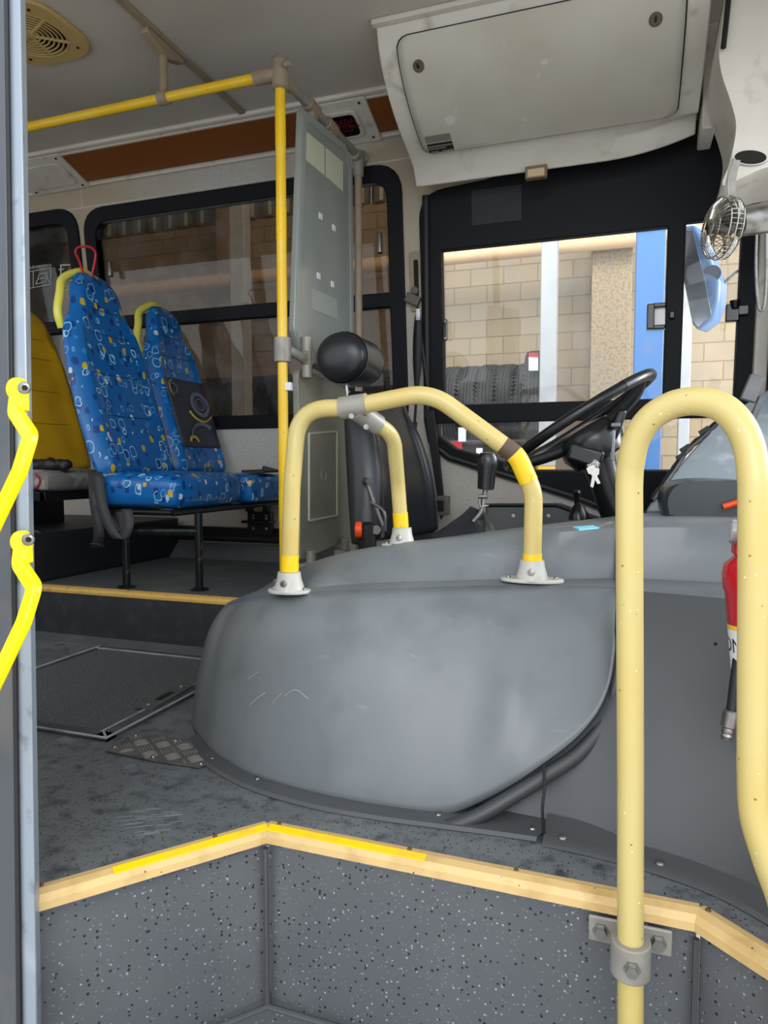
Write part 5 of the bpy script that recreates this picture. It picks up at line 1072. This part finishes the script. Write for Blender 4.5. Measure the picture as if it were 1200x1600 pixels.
# ================================================================ DASHBOARD
t = thing('dashboard', 'pale grey sloping dashboard below the windscreen', 'dashboard', (.4, 2.6, .5))
dq = [P(1008, 800, 'y', 2.55), P(1030, 762, 'y', 2.62), P(1126, 655, 'y', 2.9), P(1215, 600, 'y', 3.0), P(1340, 640, 'y', 2.9), P(1340, 800, 'y', 2.5)]
bm = NB(); prism(bm, dq, (.02, .25, -.05)); obj('panel', bm, DASH, t, True, .008)
bm = NB(); 
pts = spline([P(1018, 782, 'y', 2.56), P(1050, 738, 'y', 2.66), P(1072, 705, 'y', 2.74), P(1100, 680, 'y', 2.82), P(1126, 655, 'y', 2.9)], 6); tube(bm, pts, [.008+.005*abs(math.sin(i*1.1)) for i in range(len(pts))], 8)
for (u, v) in ((1070, 700), (1100, 672), (1064, 712), (1050, 735)): p = P(u, v, 'y', 2.7); box(bm, p, (.035, .03, .014), M.Rotation(R(-35), 3, 'Y'))
obj('cable_loom', bm, BLACK, t)
bm = NB(); hd_ = [(1038, 806), (1036, 780), (1050, 758), (1085, 750), (1140, 750), (1240, 757), (1330, 768), (1330, 815), (1180, 816), (1080, 813)]
fr1 = spline([P(u, v, 'y', 2.12) for u, v in hd_], 3)
cen = sum(fr1, V())/len(fr1); rr = []
for dy, sc in ((0, .93), (.012, .98), (.035, 1), (.34, 1.0), (.36, .96)): rr.append([bm.verts.new(V((cen.x+(p.x-cen.x)*sc, p.y+dy, cen.z+(p.z-cen.z)*sc))) for p in fr1])
for a, b in zip(rr, rr[1:]):
    for k in range(len(a)): bm.faces.new((a[k], a[(k+1) % len(a)], b[(k+1) % len(a)], b[k]))
bm.faces.new(rr[0]); bm.faces.new(rr[-1][::-1]); obj('instrument_hood', bm, DASHD, t)
bm = NB(); tube(bm, [P(1130, 792, 'y', 2.10), P(1172, 779, 'y', 2.10)], .0085, 10); o = obj('orange_ribbon_tool', bm, ORNG); o.name = 'orange_stick'; tag(o, 'short orange stick lying against the dark instrument hood', 'stick')
# flat display bracket near the corner
t = thing('clip_bracket', 'small dark metal clip bracket at the windscreen corner above the arched hoop', 'bracket', P(1175, 615, 'y', 2.7))
bm = NB(); box(bm, P(1176, 607, 'y', 2.7), (.05, .03, .09), M.Rotation(R(20), 3, 'Y')); box(bm, P(1182, 640, 'y', 2.7), (.02, .03, .09), M.Rotation(R(20), 3, 'Y')); obj('plate', bm, ALUD, t, True, .003)
bm = NB(); tube(bm, spline([P(1183, 335, 'y', 2.75), P(1181, 420, 'y', 2.75), P(1185, 478, 'y', 2.75), P(1193, 480, 'y', 2.75), P(1197, 430, 'y', 2.75), P(1197, 320, 'y', 2.75)], 6), .005, 8); o = obj('hanging_rod', bm, STEEL); tag(o, 'thin bent silver rod hanging at the right edge beside the windscreen pillar', 'rod')
# card with lanyard on the deck
t = thing('lanyard_card', 'pale cyan card with a key lanyard lying on the cover edge by the steering column', 'card', P(925, 826, 'y', 1.86))
def deckp(u, v): 
    return P(u, v, 'z', .5565)
bm = NB(); prism(bm, [deckp(895, 825), deckp(905, 829), deckp(936, 826), deckp(926, 822.5)], (0, 0, .003)); obj('card', bm, CYAN, t, False)
bm = NB(); tube(bm, spline([deckp(936, 825)+V((0, 0, .003)), deckp(945, 823)+V((0, 0, .006)), deckp(957, 820.5)+V((0, 0, .006))], 4), .0035, 6); obj('key_lanyard', bm, STEEL, t)
# ================================================================ FIRE EXTINGUISHER
t = thing('fire_extinguisher', 'red fire extinguisher half hidden behind the arched hoop', 'fire extinguisher', P(1165, 1150, 'y', 1.31))
ey = 1.27
ea = P(1176, 868, 'y', ey); eb = P(1200, 1160, 'y', ey); ed = (eb-ea).normalized(); EL = (eb-ea).length; er = abs(P(1128, 900, 'y', ey).x-P(1179, 900, 'y', ey).x)
bm = NB(); lathe(bm, [(.012, -.012), (.02, -.008), (er*.6, .0), (er*.92, .012), (er, .028), (er, .052), (er*.95, .058)]+[(er*.95, EL*.5), (er*.95, EL-.02), (er*.8, EL), (er*.3, EL+.003)], axm(ea, ed), 40); obj('cylinder', bm, REDM, t)
em = axm(ea, ed)
bm = NB(); lathe(bm, [(er*.955, EL*.38), (er*.955, EL*.87)], em, 40, False); lb_ = obj('label', bm, WHITE, t)
bm = NB(); lathe(bm, [(er*.957, EL*.355), (er*.957, EL*.38)], em, 40, False); obj('yellow_band', bm, YELLOW, t)
def curved(s, size, z, ang, m):
    cu = bpy.data.curves.new('t', 'FONT'); cu.body = s; cu.size = size; cu.align_x = 'RIGHT'; o = bpy.data.objects.new('t', cu); C.objects.link(o); bpy.context.view_layer.update()
    me = bpy.data.meshes.new_from_object(o.evaluated_get(bpy.context.evaluated_depsgraph_get())); bpy.data.objects.remove(o)
    r_ = er*.965; inv = em.inverted(); x0 = V((-1, 0, 0)); q = em.to_3x3()
    vd = (V((0, 0, EYE))-ea); vl = q.inverted() @ vd; base_a = math.atan2(vl.y, vl.x)
    # text runs left to right seen from outside
    tg = q @ V((-math.sin(base_a), math.cos(base_a), 0)); sg = 1 if tg.x > 0 else -1
    for v in me.vertices:
        a_ = base_a+sg*(-ang+v.co.x/r_); v.co = em @ V((r_*math.cos(a_), r_*math.sin(a_), z-v.co.y))
    return obj('label_lettering', me, m, lb_, False)
PRN = mat('print_black', (24, 24, 26), .5); PRR = mat('print_red', (186, 30, 46), .5)
curved('ON', .034, EL*.50, 0.50, PRN); curved('CLASES', .010, EL*.56, .5, PRR)
for k, s_ in enumerate(('POLVO AL', 'PRESION', 'RECARGAR')): curved(s_, .007, EL*(.60+.035*k), .5, PRN)
curved('SEGURO', .008, EL*.76, .5, PRR)
bm = NB(); bx2(bm, (ea.x-.03, ey-.02, ea.z+.0), (ea.x+.04, ey+.02, ea.z+.04)); obj('valve', bm, REDP, t, True, .005)
bm = NB(); gm = axm(P(1157, 832, 'y', ey-.02), (-1, .06, .08)); lathe(bm, [(.021, -.010), (.024, 0), (.022, .004)], gm, 28); obj('gauge_ring', bm, REDP, t)
bm = NB(); lathe(bm, [(.020, .004), (.020, .013), (.018, .015)], gm, 28); obj('gauge_lens', bm, GL_LENS, t)
bm = NB(); tube(bm, spline([P(1180, 860, 'y', ey+.05), P(1165, 960, 'y', ey+.04), P(1152, 1040, 'y', ey-.02), P(1143, 1112, 'y', ey-.04)], 8), .0085, 12); obj('hose', bm, BLACK, t)
n0, n1 = P(1143, 1110, 'y', ey-.04), P(1135, 1156, 'y', ey-.045)
bm = NB(); nl = (n1-n0).length; lathe(bm, [(.010, 0), (.0125, .002), (.0125, nl*.55), (.009, nl*.6), (.0105, nl*.7), (.009, nl*.78), (.0105, nl*.86), (.008, nl)], axm(n0, n1-n0), 18); obj('nozzle', bm, STEEL, t)
# ================================================================ OUTSIDE: MIRROR AND WORKSHOP
t = thing('side_mirror', 'blue exterior side mirror hanging outside the front side window', 'mirror', P(1095, 440, 'y', 3.75))
my = 3.62
mo = [P(u, v, 'y', my) for u, v in ((1067, 352), (1085, 350), (1104, 385), (1124, 440), (1122, 470), (1112, 500), (1090, 517), (1080, 505), (1068, 440))]
bm = NB(); prism(bm, mo, (.05, .10, 0)); obj('housing', bm, mat('mirror_blue', (98, 142, 196), .3), t, True, .015)
mg = [P(u, v, 'y', my-.008) for u, v in ((1068, 360), (1082, 358), (1100, 430), (1112, 492), (1090, 512), (1081, 500), (1069, 440))]
bm = NB(); prism(bm, mg, (0, .006, 0)); obj('mirror_face', bm, mat('mirror_grey', (112, 120, 134), .12, metal=.6), t, True, .002)
bm = NB(); tube(bm, [P(1122, 450, 'y', my+.05), P(1150, 425, 'y', my+.1), P(1200, 400, 'y', my)], .008, 8); obj('arm', bm, ALUD, t)
bm = NB(); cyl(bm, P(1112, 428, 'y', my-.002), P(1112, 428, 'y', my+.02), .04); obj('dark_disc', bm, mat('mirror_disc', (52, 70, 110), .4), t)
GY = 8.4
bm = NB(); bx2(bm, (-14, GY, -1.1), (14, GY+.2, 4.0)); o = obj('wall_workshop', bm, BLOCK, None, False); struct(o)
bm = NB(); x = -14
while x < 14: prism(bm, [(x, GY+.02, 4.0), (x+.05, GY-.04, 4.0), (x+.17, GY-.04, 4.0), (x+.22, GY+.02, 4.0), (x+.22, GY+.1, 4.0), (x, GY+.1, 4.0)], (0, 0, 3)); x += .26
struct(obj('trim_15', bm, CLAD, None, False))
bm = NB(); x = -13.95
while x < 14: bx2(bm, (x+.075, GY-.045, 4.02), (x+.125, GY-.04, 4.75)); x += .26
struct(obj('trim_16', bm, SLAT, None, False))
bm = NB(); bx2(bm, (-14, -8, -1.13), (14, GY, -1.1)); struct(obj('floor_workshop', bm, GFLOOR, None, False))
bm = NB(); bx2(bm, (-14, 3.6, 6.6), (14, GY+.2, 6.7)); struct(obj('ceiling_workshop', bm, CLAD, None, False))
bm = NB(); bx2(bm, (-14, -8, 6.6), (-13.9, GY, -1.1)); struct(obj('wall_workshop_rear', bm, CONC, None, False))
def col(name, label, u0, u1, y, dep, m, z0=-1.1, z1=6.6, m2=None, zsw=.75):
    a, b = P(u0, 560, 'y', y).x, P(u1, 560, 'y', y).x; t_ = thing(name, label, 'column', ((a+b)/2, y, z0))
    if m2: bm = NB(); bx2(bm, (a, y, z0), (b, y+dep, zsw)); obj('painted_foot', bm, m2, t_, True, .01); bm = NB(); bx2(bm, (a, y, zsw), (b, y+dep, z1)); obj('shaft', bm, m, t_, True, .01)
    else: bm = NB(); bx2(bm, (a, y, z0), (b, y+dep, z1)); obj('shaft', bm, m, t_, True, .01)
col('steel_column', 'pale steel column with yellow foot seen through the driver window', 843, 868, 7.0, .18, POLEW, m2=YPOLE, zsw=.70)
col('steel_column', 'pale steel column seen through the large passenger window', 361, 383, 6.9, .16, POLEW)
col('concrete_pilaster', 'stippled beige concrete pilaster right of the pale column outside', 922, 985, 8.0, .39, CONC)
col('blue_column', 'blue painted column outside at the right of the driver window', 990, 1036, 6.6, .25, BLUEP)
col('concrete_pilaster', 'beige concrete pilaster beyond the passenger window beside the pale column', 340, 361, 8.08, .31, CONC)
col('white_downpipe', 'white downpipe outside the front side window', 1062, 1080, 7.6, .1, POLEW)
pa = P(870, 385, 'y', 7.88); bm = NB(); tube(bm, [(-13, 7.88, pa.z-.0), (13, 7.88, pa.z)], .085, 16); o = obj('wall_pipe', bm, PIPE); tag(o, 'beige horizontal pipe high on the workshop wall outside', 'pipe')
# tyres
def tyre_mesh():
    bm = NB(); w_ = .098; pr_ = [(.24, -w_*.7), (.27, -w_*.86), (.35, -w_), (.41, -w_*.92), (.435, -w_*.78)]
    for gx in (-.055, -.02, .015, .05):
        pr_ += [(.443, gx-.012), (.443, gx-.002), (.430, gx), (.430, gx+.006), (.443, gx+.008)]
    pr_ += [(.435, w_*.78), (.41, w_*.92), (.35, w_), (.27, w_*.86), (.24, w_*.7)]
    lathe(bm, pr_, axm((0, 0, 0), (1, 0, 0)), 56, False)
    # shoulder lugs
    for k in range(56):
        a_ = 2*math.pi*k/56
        for s_ in (-1, 1): box(bm, (s_*w_*.84, .428*math.cos(a_), .428*math.sin(a_)), (.030, .012, .026), M.Rotation(a_, 3, 'X'))
    return bm
ty0 = obj('tyre', tyre_mesh(), TYRE); zt_ = P(760, 567, 'y', 7.55).z-.44; ty0.location = (P(818, 600, 'y', 7.4).x, 7.78, zt_)
tag(ty0, 'black truck tyre standing in the upper rack row outside the bus windows', 'tyre', 'truck tyres in the upper rack row')
step = .205; tx = ty0.location.x
ORD = ['first', 'second', 'third', 'fourth', 'fifth', 'sixth', 'seventh', 'eighth']
ty0['label'] = 'upper rack tyre directly left of the taller labelled tyre'; del ty0['group']; ty0['group'] = 'truck tyres in the upper rack row'
for k in range(1, 27):
    o = ty0.copy(); C.objects.link(o)
    q_ = V((tx-step*k, 7.4, zt_))-V((0, 0, EYE)); uu = 600+FPX*q_.dot(_R)/q_.dot(_F)
    if uu > 675: o['label'] = 'upper rack tyre, %s to the left of the taller labelled tyre' % ORD[min(k, 7)]
    elif uu > 548: o['label'] = 'black tyre outside, seen between the partition and the window pillar'; o['group'] = 'tyres seen between partition and pillar'
    elif uu > 443: o['label'] = 'black tyre outside in the rack row, behind the grey partition'; o['group'] = 'tyres behind the partition'
    else: o['label'] = 'black tyre outside, seen through the large window left of the yellow pole'; o['group'] = 'tyres seen through the large window';
    pass; o.location = (tx-step*k, 7.78+.012*random.random(), zt_+.01*random.random()); o.rotation_euler = (random.random()*6, 0, 0)
for k in range(0, 8):
    o = ty0.copy(); C.objects.link(o); o.location = (tx+.05-step*k, 7.6+.012*random.random(), zt_-1.0); o.rotation_euler = (random.random()*6, 0, 0); o['label'] = 'black truck tyre standing in the lower rack row, seen through the bottom pane'; o['group'] = 'truck tyres in the lower rack row'
o = ty0.copy(); C.objects.link(o); o.scale = (1.0, 1.12, 1.12); o.location = (P(834, 600, 'y', 7.2).x, 7.55, P(834, 536, 'y', 7.05).z-.495); o['label'] = 'taller tyre with white and red label, last of the row by the pale column'; del o['group']
lp0 = [P(u, v, 'y', 7.04) for u, v in ((826, 579), (841, 579), (841, 552), (826, 552))]; 
bm = NB(); prism(bm, lp0, (0, .006, 0)); o2 = obj('tyre_label', bm, WHITE, None, False); setp(o2, o)
o2.parent = o; bpy.context.view_layer.update(); o2.matrix_parent_inverse = (M.Translation(o.location) @ M.Diagonal((1.0, 1.12, 1.12, 1))).inverted()
bm = NB(); prism(bm, [P(u, v, 'y', 7.03) for u, v in ((826, 557), (841, 557), (841, 551), (826, 551))], (0, .006, 0)); o3 = obj('tyre_label_red', bm, REDP, None, False); o3.parent = o; o3.matrix_parent_inverse = o2.matrix_parent_inverse.copy()
t = thing('tyre_rack', 'steel rack carrying two rows of truck tyres along the workshop wall', 'rack', (tx-2, 7.7, -1.1))
for z in (zt_-.44, zt_-1.44):
    for y in (7.5, 7.95): bm = NB(); tube(bm, [(tx-step*27, y, z+.02), (tx+.12, y, z+.02)], .03, 10); obj('rail', bm, mat('rack_dark', (60, 60, 62), .5), t)
for x in (tx+.16, tx-2.7, tx-5.4): bm = NB(); bx2(bm, (x-.03, 7.4, -1.1), (x+.03, 7.46, zt_-.3)); bx2(bm, (x-.03, 8.0, -1.1), (x+.03, 8.06, zt_-.3)); obj('post', bm, YPOLE if x > tx else mat('rack_dark', (60, 60, 62), .5), t)

for (u0, v0, u1, v1, m_) in ((716, 668, 728, 690, WHITE), (700, 690, 722, 708, REDP), (744, 700, 754, 712, WHITE)):
    yy = 7.14; x_ = P((u0+u1)/2, v0, 'y', yy).x; near = min([q for q in bpy.data.objects if q.name.startswith('tyre.') and q.get('group', '').startswith('truck tyres in the lower')], key=lambda q: abs(q.location.x-x_))
    bm = NB(); prism(bm, [P(u0, v1, 'y', yy), P(u1, v1, 'y', yy), P(u1, v0, 'y', yy), P(u0, v0, 'y', yy)], (0, .006, 0)); st = obj('sticker', bm, m_, None, False); st.parent = near; bpy.context.view_layer.update(); st.matrix_parent_inverse = near.matrix_world.inverted()
